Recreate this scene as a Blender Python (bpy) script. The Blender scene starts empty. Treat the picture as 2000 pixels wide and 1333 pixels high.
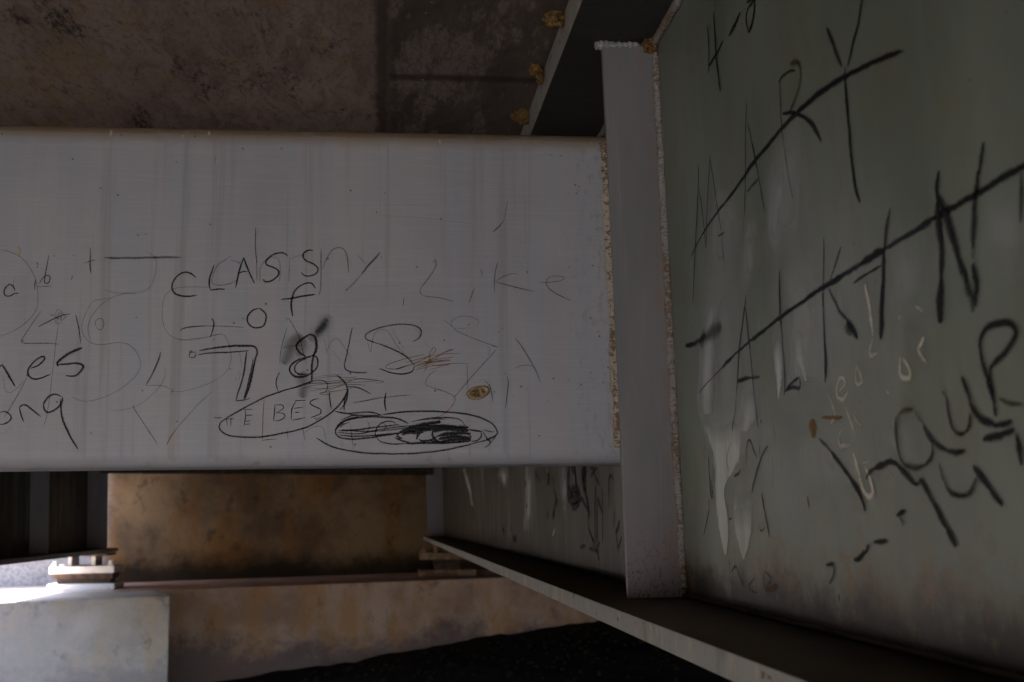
import bpy, bmesh, math, random
from math import radians, sin, cos, pi
from mathutils import Vector, Matrix, noise as mnoise

scene = bpy.context.scene
COL = scene.collection
random.seed(7)

# ------------------------------------------------------------------ camera
# frame geometry measured on the photograph (2000 x 1333): vanishing point of
# the girders and of the cross beam give the orientation, focal length 2400 px
FPX, CX, CY = 2400.0, 1000.0, 666.5
_dY = Vector((745 - CX, 1017 - CY, FPX)).normalized()
_dX = Vector((26460 - CX, 655 - CY, FPX))
_dX = (_dX - _dY * _dX.dot(_dY)).normalized()
_dU = _dX.cross(_dY)
cam_d = bpy.data.cameras.new('camera')
cam = bpy.data.objects.new('camera', cam_d)
COL.objects.link(cam)
cam.matrix_world = Matrix(((_dX.x, -_dX.y, -_dX.z, 0),
                           (_dY.x, -_dY.y, -_dY.z, 0),
                           (_dU.x, -_dU.y, -_dU.z, 0),
                           (0, 0, 0, 1)))
cam_d.sensor_fit = 'HORIZONTAL'
cam_d.sensor_width = 36.0
cam_d.lens = 36.0 * FPX / 2000.0
cam_d.clip_start = 0.05
cam_d.clip_end = 2000.0
cam_d.dof.use_dof = True
cam_d.dof.focus_distance = 2.62
cam_d.dof.aperture_fstop = 6.3
scene.camera = cam

# ------------------------------------------------------------------ light
SUN_EL, SUN_AZ = 62.0, -60.0          # azimuth: 0 = +Y (along the girders), -90 = left (-X)
world = bpy.data.worlds.new('World')
scene.world = world
world.use_nodes = True
wn = world.node_tree.nodes
wl = world.node_tree.links
wn.clear()
sky = wn.new('ShaderNodeTexSky')
sky.sky_type = 'NISHITA'
sky.sun_disc = False
sky.sun_elevation = radians(SUN_EL)
sky.sun_rotation = radians(SUN_AZ)
sky.air_density = 1.0
sky.dust_density = 1.6
bg = wn.new('ShaderNodeBackground')
bg.inputs['Strength'].default_value = 0.12
wo = wn.new('ShaderNodeOutputWorld')
wl.new(sky.outputs[0], bg.inputs[0])
wl.new(bg.outputs[0], wo.inputs[0])

sun_d = bpy.data.lights.new('sun', 'SUN')
sun_d.energy = 3.5
sun_d.angle = radians(0.5)
sun_d.color = (1.0, 0.95, 0.87)
sun = bpy.data.objects.new('sun', sun_d)
COL.objects.link(sun)
_sd = Vector((sin(radians(SUN_AZ)) * cos(radians(SUN_EL)), cos(radians(SUN_AZ)) * cos(radians(SUN_EL)), sin(radians(SUN_EL))))
sun.rotation_euler = _sd.to_track_quat('Z', 'Y').to_euler()
sun.location = _sd * 40

scene.view_settings.view_transform = 'Standard'
scene.view_settings.look = 'None'
scene.view_settings.exposure = 3.3
scene.view_settings.gamma = 1.0
scene.render.engine = 'CYCLES'
scene.cycles.max_bounces = 10
scene.cycles.diffuse_bounces = 7
scene.cycles.transparent_max_bounces = 48
scene.cycles.use_denoising = True

# ------------------------------------------------------------------ node helpers
class G:
    """small wrapper that writes a material's node graph"""
    def __init__(s, name):
        s.m = bpy.data.materials.new(name)
        s.m.use_nodes = True
        s.t = s.m.node_tree
        s.t.nodes.clear()
        s.out = s.n('ShaderNodeOutputMaterial')
        s.geo = s.n('ShaderNodeNewGeometry')
        s.P = s.geo.outputs['Position']
        s.N = s.geo.outputs['Normal']
    def n(s, kind, **kw):
        nd = s.t.nodes.new(kind)
        for k, v in kw.items():
            setattr(nd, k, v)
        return nd
    def put(s, sock, v):
        if isinstance(v, bpy.types.NodeSocket):
            s.t.links.new(v, sock)
        elif isinstance(v, (tuple, list)):
            sock.default_value = tuple(v) + ((1.0,) if len(sock.default_value) == 4 and len(v) == 3 else ())
        else:
            sock.default_value = v
    def math(s, op, a, b=0.0, c=None, clamp=False):
        nd = s.n('ShaderNodeMath', operation=op, use_clamp=clamp)
        s.put(nd.inputs[0], a)
        s.put(nd.inputs[1], b)
        if c is not None:
            s.put(nd.inputs[2], c)
        return nd.outputs[0]
    def vscale(s, sc, vec=None, off=(0, 0, 0)):
        nd = s.n('ShaderNodeMapping')
        s.put(nd.inputs['Vector'], vec if vec is not None else s.P)
        nd.inputs['Scale'].default_value = sc
        nd.inputs['Location'].default_value = off
        return nd.outputs[0]
    def noise(s, sc=(1, 1, 1), scale=1.0, detail=4.0, rough=0.55, off=(0, 0, 0), dist=0.0):
        nd = s.n('ShaderNodeTexNoise')
        s.put(nd.inputs['Vector'], s.vscale(sc, off=off))
        nd.inputs['Scale'].default_value = scale
        nd.inputs['Detail'].default_value = detail
        nd.inputs['Roughness'].default_value = rough
        nd.inputs['Distortion'].default_value = dist
        return nd.outputs[0]
    def voro(s, sc=(1, 1, 1), scale=1.0, off=(0, 0, 0), rand=1.0):
        nd = s.n('ShaderNodeTexVoronoi')
        s.put(nd.inputs['Vector'], s.vscale(sc, off=off))
        nd.inputs['Scale'].default_value = scale
        nd.inputs['Randomness'].default_value = rand
        return nd.outputs['Distance']
    def step(s, v, a, b):
        """smooth 0..1 ramp of v between a and b"""
        nd = s.n('ShaderNodeMapRange', interpolation_type='SMOOTHSTEP', clamp=True)
        s.put(nd.inputs['Value'], v)
        if a <= b:
            lo, hi, t0, t1 = a, b, 0.0, 1.0
        else:
            lo, hi, t0, t1 = b, a, 1.0, 0.0
        nd.inputs['From Min'].default_value = lo
        nd.inputs['From Max'].default_value = hi
        nd.inputs['To Min'].default_value = t0
        nd.inputs['To Max'].default_value = t1
        return nd.outputs[0]
    def mix(s, f, a, b, blend='MIX'):
        nd = s.n('ShaderNodeMix', data_type='RGBA', blend_type=blend)
        s.put(nd.inputs[0], f)
        s.put(nd.inputs[6], a)
        s.put(nd.inputs[7], b)
        return nd.outputs[2]
    def mul(s, a, b):
        return s.math('MULTIPLY', a, b)
    def xyz(s):
        nd = s.n('ShaderNodeSeparateXYZ')
        s.put(nd.inputs[0], s.P)
        return nd.outputs
    def nz(s):
        nd = s.n('ShaderNodeSeparateXYZ')
        s.put(nd.inputs[0], s.N)
        return nd.outputs
    def bump(s, h, strength=0.3, dist=0.002):
        nd = s.n('ShaderNodeBump')
        nd.inputs['Strength'].default_value = strength
        nd.inputs['Distance'].default_value = dist
        s.put(nd.inputs['Height'], h)
        return nd.outputs[0]
    def surf(s, col, rough=0.6, normal=None, metal=0.0, spec=0.4, alpha=None):
        p = s.n('ShaderNodeBsdfPrincipled')
        s.put(p.inputs['Base Color'], col)
        s.put(p.inputs['Roughness'], rough)
        p.inputs['Metallic'].default_value = metal
        p.inputs['Specular IOR Level'].default_value = spec
        if normal is not None:
            s.put(p.inputs['Normal'], normal)
        if alpha is not None:
            s.put(p.inputs['Alpha'], alpha)
        s.t.links.new(p.outputs[0], s.out.inputs[0])
        return s.m

def val(g, f, lo, hi):
    """linear remap of a 0..1 value"""
    return g.math('MULTIPLY_ADD', f, hi - lo, lo)

# ------------------------------------------------------------------ materials
def mat_beam_paint():
    g = G('grey_beam_paint')
    x, y, z = g.xyz()
    nrm = g.nz()
    streak = g.noise((14, 14, 0.7), 1.0, 4, 0.6)
    blot = g.noise((3, 3, 3), 1.0, 5, 0.6)
    brush = g.noise((9, 9, 420), 1.0, 3, 0.6)
    fine = g.noise((260, 260, 260), 1.0, 2, 0.6)
    c = g.mix(g.step(blot, 0.35, 0.68), (0.366, 0.350, 0.396), (0.430, 0.402, 0.428))
    c = g.mix(g.mul(g.step(streak, 0.45, 0.58), 0.75), c, (0.365, 0.375, 0.425))
    pink = g.noise((10, 10, 1.0), 1.0, 5, 0.7, off=(3, 1, 8))
    c = g.mix(g.mul(g.step(pink, 0.48, 0.68), 0.38), c, (0.455, 0.375, 0.395))
    blu = g.noise((20, 20, 1.1), 1.0, 4, 0.65, off=(1, 7, 3))
    c = g.mix(g.mul(g.step(blu, 0.52, 0.68), 0.40), c, (0.335, 0.345, 0.385))
    c = g.mix(g.mul(g.step(brush, 0.45, 0.75), 0.16), c, (0.60, 0.58, 0.60))
    c = g.mix(g.mul(g.step(fine, 0.62, 0.8), 0.18), c, (0.2, 0.19, 0.2))
    # dirt washed down the face
    run = g.noise((40, 40, 0.8), 1.0, 3, 0.6, off=(9, 0, 2))
    c = g.mix(g.mul(g.mul(g.step(run, 0.60, 0.74), g.step(z, 0.34, 0.12)), 0.5), c, (0.22, 0.18, 0.14))
    c = g.mix(g.mul(g.mul(g.step(run, 0.60, 0.72), g.step(z, 0.45, 0.80)), 0.30), c, (0.25, 0.205, 0.195))
    # settled tan dust on the upturned bend of the top edge
    dustn = g.noise((22, 22, 22), 1.0, 4, 0.6)
    dz = g.math('ADD', nrm[2], val(g, dustn, -0.25, 0.25))
    band = g.step(g.math('ADD', z, val(g, dustn, -0.012, 0.012)), 0.795, 0.824)
    c = g.mix(g.mul(g.math('MAXIMUM', g.step(dz, 0.22, 0.46), g.mul(band, 0.7)), 0.95), c, g.mix(dustn, (0.20, 0.135, 0.085), (0.31, 0.225, 0.145)))
    # rust bleeding from the weld at the right end
    rn = g.noise((60, 60, 34), 1.0, 4, 0.7)
    near = g.step(x, 0.36, 0.50)
    c = g.mix(g.mul(g.mul(near, g.step(rn, 0.5, 0.72)), 0.55), c, (0.24, 0.13, 0.06))
    sp = g.voro((1, 1, 1), 70)
    spm = g.noise((9, 9, 6), 1.0, 3, 0.6)
    c = g.mix(g.mul(g.step(g.noise((26, 26, 0.6), 1.0, 4, 0.65, off=(6, 3, 1)), 0.56, 0.66), 0.45), c, (0.285, 0.262, 0.265))
    c = g.mix(g.mul(g.step(sp, 0.17, 0.10), g.mul(g.step(spm, 0.56, 0.66), g.step(x, 0.2, 0.46))), c, (0.09, 0.04, 0.02))
    sp2 = g.voro((1, 1, 1), 24, off=(4, 4, 4))
    c = g.mix(g.mul(g.step(sp2, 0.075, 0.04), 0.75), c, (0.10, 0.07, 0.055))
    return g.surf(c, g.math('MULTIPLY_ADD', blot, 0.2, 0.42), g.bump(g.math('ADD', g.mul(brush, 0.6), fine), 0.16, 0.0006), spec=0.35)

def mat_stiffener(dirty=False):
    g = G('dirty_plate_paint' if dirty else 'lavender_grey_plate_paint')
    x, y, z = g.xyz()
    a = g.noise((9, 9, 2.5), 1.0, 5, 0.6)
    f = g.noise((230, 230, 230), 1.0, 2, 0.6)
    c = g.mix(g.step(a, 0.35, 0.7), (0.205, 0.195, 0.215), (0.250, 0.232, 0.243))
    st = g.noise((70, 70, 2.0), 1.0, 3, 0.6)
    c = g.mix(g.mul(g.step(st, 0.58, 0.75), 0.3), c, (0.33, 0.31, 0.32))
    # rust speckle, dense near the bottom flange and along the welds
    v = g.noise((190, 190, 130), 1.0, 3, 0.75)
    low = g.step(z, 0.06, -0.16)
    th = g.math('SUBTRACT', 0.70, g.mul(low, 0.14))
    spk = g.math('GREATER_THAN', v, th)
    c = g.mix(g.mul(spk, g.math('MULTIPLY_ADD', low, 0.75, 0.2)), c, (0.07, 0.03, 0.018))
    c = g.mix(g.mul(g.step(z, 0.15, -0.12), 0.35), c, (0.27, 0.19, 0.20))
    edge = g.mul(g.step(g.math('ADD', x, g.mul(z, 0.022)), 0.565, 0.625), g.step(g.noise((40, 40, 22), 1.0, 4, 0.7, off=(2, 2, 2)), 0.42, 0.66))
    c = g.mix(g.mul(edge, 0.5), c, (0.27, 0.17, 0.11))
    if dirty:
        dr = g.noise((16, 16, 1.6), 1.0, 5, 0.65, off=(3, 9, 1))
        c = g.mix(g.mul(g.step(dr, 0.34, 0.60), 0.85), c, (0.055, 0.045, 0.038))
        ps = g.noise((11, 11, 3.4), 1.0, 4, 0.6, off=(8, 2, 1))
        c = g.mix(g.mul(g.step(ps, 0.52, 0.64), 0.6), c, (0.16, 0.135, 0.11))
    return g.surf(c, 0.5, g.bump(f, 0.12, 0.0006), spec=0.35)

def mat_web():
    g = G('olive_grey_web_paint')
    x, y, z = g.xyz()
    a = g.noise((0.1, 4, 2.2), 1.0, 5, 0.6)
    b = g.noise((0.1, 12, 0.8), 1.0, 4, 0.6)
    f = g.noise((200, 200, 200), 1.0, 2, 0.6)
    c = g.mix(g.step(a, 0.3, 0.7), (0.196, 0.222, 0.186), (0.278, 0.306, 0.264))
    ol = g.noise((0.1, 7, 5), 1.0, 5, 0.65, off=(1, 5, 2))
    c = g.mix(g.mul(g.step(ol, 0.52, 0.66), 0.45), c, (0.235, 0.225, 0.130))
    rd = g.noise((0.1, 8, 3), 1.0, 5, 0.7, off=(7, 1, 4))
    c = g.mix(g.mul(g.step(rd, 0.54, 0.72), 0.3), c, (0.21, 0.165, 0.14))
    c = g.mix(g.mul(g.step(b, 0.56, 0.74), 0.30), c, (0.30, 0.325, 0.30))
    # rust and dirt where the web meets the bottom flange
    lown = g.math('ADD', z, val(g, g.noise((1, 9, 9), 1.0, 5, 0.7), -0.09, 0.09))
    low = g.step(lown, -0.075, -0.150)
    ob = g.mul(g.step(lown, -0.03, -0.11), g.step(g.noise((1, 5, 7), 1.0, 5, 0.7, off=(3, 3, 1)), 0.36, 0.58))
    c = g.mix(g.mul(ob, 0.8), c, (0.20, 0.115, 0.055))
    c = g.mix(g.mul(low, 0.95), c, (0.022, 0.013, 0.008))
    rs = g.mul(g.step(g.noise((1, 11, 13), 1.0, 5, 0.75, off=(5, 5, 5)), 0.56, 0.68), g.step(z, 0.12, -0.06))
    c = g.mix(g.mul(rs, 0.6), c, (0.27, 0.15, 0.06))
    ds = g.voro((1, 1, 1), 22)
    c = g.mix(g.mul(g.step(ds, 0.07, 0.03), 0.7), c, (0.06, 0.045, 0.03))
    # old dirt runs beyond the cross beam; nearer part toned darker up to an edge
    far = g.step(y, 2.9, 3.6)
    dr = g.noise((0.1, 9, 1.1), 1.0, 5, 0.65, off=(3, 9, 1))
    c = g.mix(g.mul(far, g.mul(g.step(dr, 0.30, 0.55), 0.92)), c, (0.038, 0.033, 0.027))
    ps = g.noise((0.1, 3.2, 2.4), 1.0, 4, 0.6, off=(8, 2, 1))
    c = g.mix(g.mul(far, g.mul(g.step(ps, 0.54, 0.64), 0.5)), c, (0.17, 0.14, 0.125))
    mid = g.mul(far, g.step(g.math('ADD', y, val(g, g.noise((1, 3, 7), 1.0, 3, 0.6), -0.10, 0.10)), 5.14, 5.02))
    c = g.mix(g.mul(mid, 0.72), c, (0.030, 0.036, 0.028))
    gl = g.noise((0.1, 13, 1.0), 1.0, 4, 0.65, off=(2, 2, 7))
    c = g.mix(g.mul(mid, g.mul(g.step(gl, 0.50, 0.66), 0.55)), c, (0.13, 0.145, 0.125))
    return g.surf(c, g.math('MULTIPLY_ADD', a, 0.2, 0.32), g.bump(f, 0.10, 0.0006), spec=0.45)

def mat_flange():
    g = G('flange_paint')
    x, y, z = g.xyz()
    nrm = g.nz()
    a = g.noise((8, 5, 8), 1.0, 5, 0.6)
    c = g.mix(a, (0.31, 0.295, 0.28), (0.46, 0.44, 0.415))
    run = g.noise((1, 13, 5), 1.0, 6, 0.75)
    c = g.mix(g.mul(g.step(run, 0.5, 0.62), 0.6), c, (0.58, 0.52, 0.40))
    run2 = g.noise((1, 22, 9), 1.0, 6, 0.75, off=(0, 5, 0))
    c = g.mix(g.mul(g.step(run2, 0.54, 0.66), 0.6), c, (0.20, 0.19, 0.17))
    c = g.mix(g.mul(g.step(g.noise((30, 14, 30), 1.0, 4, 0.7, off=(2, 7, 1)), 0.62, 0.70), 0.8), c, (0.16, 0.075, 0.03))
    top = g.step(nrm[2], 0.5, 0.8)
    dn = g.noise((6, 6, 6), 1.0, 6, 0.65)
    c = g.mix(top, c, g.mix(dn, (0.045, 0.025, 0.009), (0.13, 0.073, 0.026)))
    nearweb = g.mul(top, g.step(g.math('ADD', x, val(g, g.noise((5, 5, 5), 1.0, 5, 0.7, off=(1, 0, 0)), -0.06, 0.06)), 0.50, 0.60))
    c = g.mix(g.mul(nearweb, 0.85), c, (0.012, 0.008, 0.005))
    und = g.step(nrm[2], -0.5, -0.8)  # downward faces painted near black, their shade put into the colour
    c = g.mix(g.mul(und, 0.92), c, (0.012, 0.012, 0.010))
    return g.surf(c, 0.7, g.bump(g.noise((70, 70, 70), 1.0, 4, 0.7), 0.3, 0.002))

def mat_deck():
    g = G('deck_concrete')
    x, y, z = g.xyz()
    big = g.noise((3.4, 1.0, 2.2), 1.0, 6, 0.66)
    mid = g.noise((13, 4.2, 9), 1.0, 7, 0.72, off=(3, 0, 0), dist=0.6)
    fine = g.noise((80, 28, 60), 1.0, 6, 0.8, dist=0.4)
    swirl = g.noise((30, 10, 20), 1.0, 5, 0.75, off=(2, 6, 0), dist=1.6)
    c = g.mix(g.step(big, 0.32, 0.66), (0.285, 0.212, 0.185), (0.45, 0.35, 0.305))
    c = g.mix(g.mul(g.step(mid, 0.46, 0.62), 0.65), c, (0.235, 0.172, 0.155))
    oc = g.noise((5, 1.6, 4), 1.0, 5, 0.7, off=(1, 8, 3))
    c = g.mix(g.mul(g.step(oc, 0.50, 0.64), 0.5), c, (0.42, 0.28, 0.14))
    c = g.mix(g.mul(g.step(fine, 0.46, 0.70), 0.5), c, (0.12, 0.088, 0.078))
    c = g.mix(g.mul(g.step(swirl, 0.55, 0.64), 0.5), c, (0.085, 0.064, 0.055))
    c = g.mix(g.mul(g.step(fine, 0.44, 0.30), 0.4), c, (0.42, 0.34, 0.30))
    bs = g.noise((6.5, 2.4, 1), 1.0, 6, 0.74, off=(6, 2, 0))
    c = g.mix(g.mul(g.mul(g.step(bs, 0.55, 0.66), g.step(fine, 0.38, 0.58)), 0.9), c, (0.05, 0.038, 0.035))
    # darker strip cast beside the girder, with bare patches and form joints
    xw = g.math('ADD', x, val(g, g.noise((20, 20, 20), 1.0, 3, 0.6), -0.012, 0.012))
    strip = g.step(xw, 0.00, 0.03)
    sc = g.mix(g.step(mid, 0.3, 0.7), (0.100, 0.077, 0.067), (0.17, 0.132, 0.115))
    pat = g.noise((9, 2.0, 3), 1.0, 5, 0.7, off=(2, 4, 4))
    pal = g.mul(g.step(pat, 0.50, 0.60), g.step(fine, 0.30, 0.58))
    sc = g.mix(g.mul(pal, 0.8), sc, (0.34, 0.27, 0.25))
    c = g.mix(strip, c, sc)
    jx = g.step(g.math('ABSOLUTE', g.math('SUBTRACT', xw, 0.0)), 0.026, 0.006)
    yw = g.math('ADD', y, val(g, g.noise((14, 14, 14), 1.0, 3, 0.6, off=(4, 4, 0)), -0.016, 0.016))
    jy = g.mul(g.step(g.math('ABSOLUTE', g.math('SUBTRACT', yw, 3.05)), 0.035, 0.008), strip)
    j = g.math('MAXIMUM', jx, jy)
    c = g.mix(g.mul(j, 0.75), c, (0.055, 0.038, 0.034))
    # lime flecks along the joint lines
    fl = g.mul(g.step(g.noise((90, 60, 60), 1.0, 3, 0.7, off=(1, 1, 1)), 0.64, 0.68),
               g.math('MAXIMUM', g.step(g.math('ABSOLUTE', g.math('SUBTRACT', xw, 0.105)), 0.012, 0.003),
                      g.step(g.math('ABSOLUTE', g.math('SUBTRACT', xw, 0.375)), 0.014, 0.003)))
    c = g.mix(g.mul(fl, 0.8), c, (0.6, 0.56, 0.5))
    h = g.math('ADD', g.mul(fine, 0.5), g.math('SUBTRACT', mid, g.mul(j, 0.6)))
    return g.surf(c, 0.85, g.bump(h, 0.35, 0.004), spec=0.2)

def mat_concrete(name, lo, hi, stain, grime_z, grime_col, stain_amt=0.6, pale_left=False, gamp=0.42):
    g = G(name)
    x, y, z = g.xyz()
    big = g.noise((1.6, 1.6, 1.6), 1.0, 6, 0.62)
    vert = g.noise((3.0, 3.0, 0.9), 1.0, 5, 0.65, off=(5, 1, 0))
    fine = g.noise((34, 34, 34), 1.0, 5, 0.7)
    c = g.mix(g.step(big, 0.38, 0.62), lo, hi)
    c = g.mix(g.mul(g.step(vert, 0.44, 0.62), stain_amt), c, stain)
    c = g.mix(g.mul(g.step(fine, 0.5, 0.8), 0.3), c, (lo[0] * 0.5, lo[1] * 0.5, lo[2] * 0.5))
    sp = g.noise((4.5, 4.5, 3.6), 1.0, 5, 0.7, off=(9, 3, 3))
    c = g.mix(g.mul(g.step(sp, 0.56, 0.68), 0.55), c, (lo[0] * 0.35, lo[1] * 0.33, lo[2] * 0.32))
    gz = g.math('ADD', z, val(g, g.noise((2.4, 2.4, 3.0), 1.0, 7, 0.78, off=(1, 2, 6)), -gamp, gamp))
    c = g.mix(g.mul(g.step(gz, grime_z + 0.13, grime_z - 0.13), 0.85), c, grime_col)
    if pale_left:  # left end painted paler, putting the daylight there into the colour
        c = g.mix(g.mul(g.step(x, -2.55, -2.75), 0.95), c, g.mix(g.step(fine, 0.4, 0.65), (0.55, 0.53, 0.54), (0.34, 0.32, 0.33)))
    return g.surf(c, 0.85, g.bump(g.math('ADD', g.mul(fine, 0.5), big), 0.3, 0.01), spec=0.2)

def mat_weld(name, pale, rust, amt):
    g = G(name)
    a = g.noise((100, 100, 90), 1.0, 4, 0.7)
    b = g.noise((12, 12, 7), 1.0, 4, 0.65)
    m = g.step(g.math('ADD', a, g.mul(b, 0.55)), amt - 0.05, amt + 0.05)
    c = g.mix(m, pale, rust)
    sp = g.noise((420, 420, 420), 1.0, 2, 0.6)
    c = g.mix(g.mul(g.step(sp, 0.60, 0.70), 0.4), c, (0.08, 0.05, 0.03))
    return g.surf(c, 0.5, g.bump(g.noise((300, 300, 300), 1.0, 3, 0.7), 0.6, 0.002))

def mat_mud():
    g = G('dry_mud')
    a = g.noise((80, 80, 80), 1.0, 5, 0.75)
    c = g.mix(g.step(a, 0.3, 0.7), (0.085, 0.046, 0.016), (0.38, 0.225, 0.095))
    return g.surf(c, 0.95, g.bump(a, 0.8, 0.006), spec=0.1)

def mat_steel_rusty(name, pale, rust, amt):
    g = G(name)
    a = g.noise((14, 14, 14), 1.0, 5, 0.7)
    c = g.mix(g.step(a, amt - 0.1, amt + 0.1), rust, pale)
    return g.surf(c, 0.7, g.bump(g.noise((60, 60, 60), 1.0, 4, 0.7), 0.3, 0.003))

def mat_ground():
    g = G('ground_soil')
    x, y, z = g.xyz()
    a = g.noise((3, 3, 3), 1.0, 6, 0.7)
    f = g.noise((30, 30, 30), 1.0, 5, 0.75)
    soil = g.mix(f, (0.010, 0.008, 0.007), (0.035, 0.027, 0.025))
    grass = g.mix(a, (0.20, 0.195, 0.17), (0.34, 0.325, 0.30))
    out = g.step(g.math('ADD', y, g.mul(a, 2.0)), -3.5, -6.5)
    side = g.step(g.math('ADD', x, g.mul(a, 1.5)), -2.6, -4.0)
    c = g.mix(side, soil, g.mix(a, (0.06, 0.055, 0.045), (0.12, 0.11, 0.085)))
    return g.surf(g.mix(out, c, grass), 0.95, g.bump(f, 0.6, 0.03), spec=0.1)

def mat_stone():
    g = G('loose_stone')
    a = g.noise((20, 20, 20), 1.0, 4, 0.6)
    return g.surf(g.mix(a, (0.008, 0.006, 0.006), (0.028, 0.022, 0.021)), 0.9, spec=0.2)

def mat_marks(name, col, kind, spec=0.15):
    """ink, scratches, paint runs and painted glow: a thin layer whose edge is eaten by the grain of the steel"""
    g = G(name)
    uv = g.n('ShaderNodeUVMap', uv_map='UVMap')
    sx = g.n('ShaderNodeSeparateXYZ')
    g.put(sx.inputs[0], uv.outputs[0])
    at = g.n('ShaderNodeAttribute', attribute_name='op')
    op = at.outputs['Fac']
    p = g.math('SUBTRACT', 1.0, g.math('ABSOLUTE', g.math('MULTIPLY_ADD', sx.outputs[1], 2.0, -1.0)))
    if kind == 'charcoal':
        n1 = g.noise((240, 240, 620), 1.0, 3, 0.7)
        n2 = g.noise((60, 60, 90), 1.0, 3, 0.6, off=(4, 1, 2))
        a = g.step(g.math('ADD', g.mul(p, 1.0), val(g, n1, -0.75, 0.65)), 0.0, 0.95)
        a = g.mul(a, val(g, n2, 0.60, 1.55))
        a = g.math('MULTIPLY', a, op, clamp=True)
    elif kind == 'scratch':
        n1 = g.noise((300, 300, 300), 1.0, 2, 0.6)
        a = g.mul(g.step(g.math('ADD', p, val(g, n1, -0.5, 0.5)), 0.05, 0.6), g.mul(op, 0.82))
    elif kind == 'smudge':
        n1 = g.noise((120, 120, 300), 1.0, 3, 0.6)
        a = g.mul(g.mul(g.step(p, 0.0, 1.0), val(g, n1, 0.6, 1.3)), op)
    elif kind == 'run':
        n1 = g.noise((1, 30, 7), 1.0, 6, 0.7)
        a = g.mul(g.step(g.math('ADD', p, val(g, n1, -0.26, 0.30)), 0.0, 0.28), op)
        a = g.mul(a, val(g, g.noise((1, 40, 3), 1.0, 5, 0.7, off=(2, 2, 2)), 0.35, 1.5))
    else:   # soft run and painted glow
        n1 = g.noise((1, 16, 2.2), 1.0, 6, 0.7)
        a = g.mul(g.step(g.math('ADD', p, val(g, n1, -0.55, 0.45)), 0.0, 0.95), op)
    return g.surf(col, 0.6, spec=spec, alpha=g.math('MULTIPLY', a, 1.0, clamp=True))

M = dict(
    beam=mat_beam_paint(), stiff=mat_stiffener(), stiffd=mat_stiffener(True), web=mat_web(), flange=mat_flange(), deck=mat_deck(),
    back=mat_concrete('brown_back_wall_concrete', (0.20, 0.130, 0.080), (0.42, 0.275, 0.155), (0.38, 0.175, 0.050), -0.36, (0.020, 0.014, 0.011), 0.75, True, 0.22),
    seat=mat_concrete('bridge_seat_concrete', (0.52, 0.325, 0.26), (0.78, 0.55, 0.48), (0.66, 0.35, 0.17), -1.06, (0.20, 0.145, 0.165), 0.8),
    block=mat_concrete('pedestal_concrete', (0.66, 0.56, 0.51), (0.86, 0.75, 0.70), (0.80, 0.60, 0.44), -1.12, (0.46, 0.38, 0.38), 0.8),
    weld=mat_weld('rusty_weld_bead', (0.50, 0.44, 0.365), (0.20, 0.12, 0.065), 0.80),
    weld2=mat_weld('painted_weld_bead', (0.33, 0.31, 0.305), (0.22, 0.14, 0.09), 0.82),
    weld3=mat_weld('bright_weld_bead', (0.42, 0.41, 0.43), (0.30, 0.28, 0.29), 0.84),
    mud=mat_mud(), dirt=mat_steel_rusty('flange_dirt', (0.06, 0.036, 0.02), (0.03, 0.018, 0.01), 0.5),
    plate=mat_steel_rusty('bearing_steel', (0.70, 0.67, 0.66), (0.40, 0.30, 0.24), 0.36),
    rust=mat_steel_rusty('rusted_bearing_steel', (0.10, 0.06, 0.045), (0.05, 0.03, 0.02), 0.5),
    rust2=mat_steel_rusty('brown_bearing_steel', (0.42, 0.26, 0.17), (0.22, 0.12, 0.07), 0.5),
    dark=mat_steel_rusty('dark_end_beam_steel', (0.10, 0.075, 0.06), (0.05, 0.035, 0.025), 0.5),
    ground=mat_ground(), stone=mat_stone(),
    c=mat_marks('charcoal_marker', (0.018, 0.017, 0.020), 'charcoal'),
    b=mat_marks('blue_black_marker', (0.022, 0.028, 0.045), 'charcoal'),
    s=mat_marks('scratch_in_paint', (0.075, 0.058, 0.055), 'scratch'),
    r=mat_marks('rusted_scratch', (0.27, 0.145, 0.040), 'scratch'),
    m=mat_marks('marker_smudge', (0.03, 0.03, 0.034), 'smudge'),
    w=mat_marks('chalk', (0.74, 0.70, 0.60), 'charcoal'),
    d=mat_marks('pale_paint_run', (0.68, 0.71, 0.67), 'run', 0.3),
    e=mat_marks('soft_pale_run_and_glow', (0.70, 0.72, 0.73), 'soft', 0.3),
)
for _k in ('c', 'b', 's', 'r', 'm', 'w', 'd', 'e'):
    M[_k].use_transparent_shadow = True

# ------------------------------------------------------------------ object helpers
def tag(o, label=None, cat=None, group=None, kind=None):
    if label: o['label'] = label
    if cat: o['category'] = cat
    if group: o['group'] = group
    if kind: o['kind'] = kind
    return o

def thing(name, label, cat, loc=(0, 0, 0), group=None):
    o = bpy.data.objects.new(name, None)
    o.empty_display_size = 0.2
    o.location = loc
    COL.objects.link(o)
    return tag(o, label, cat, group)

def link(name, bm, mat, parent=None, smooth=False):
    me = bpy.data.meshes.new(name)
    bm.normal_update()
    bm.to_mesh(me)
    bm.free()
    me.materials.append(mat)
    if smooth:
        for p in me.polygons:
            p.use_smooth = True
    o = bpy.data.objects.new(name, me)
    COL.objects.link(o)
    if parent is not None:
        o.parent = parent
        base = Vector(parent.location)
        pp = parent.parent
        while pp is not None:
            base += Vector(pp.location)
            pp = pp.parent
        me.transform(Matrix.Translation(-base))
    return o

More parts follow.
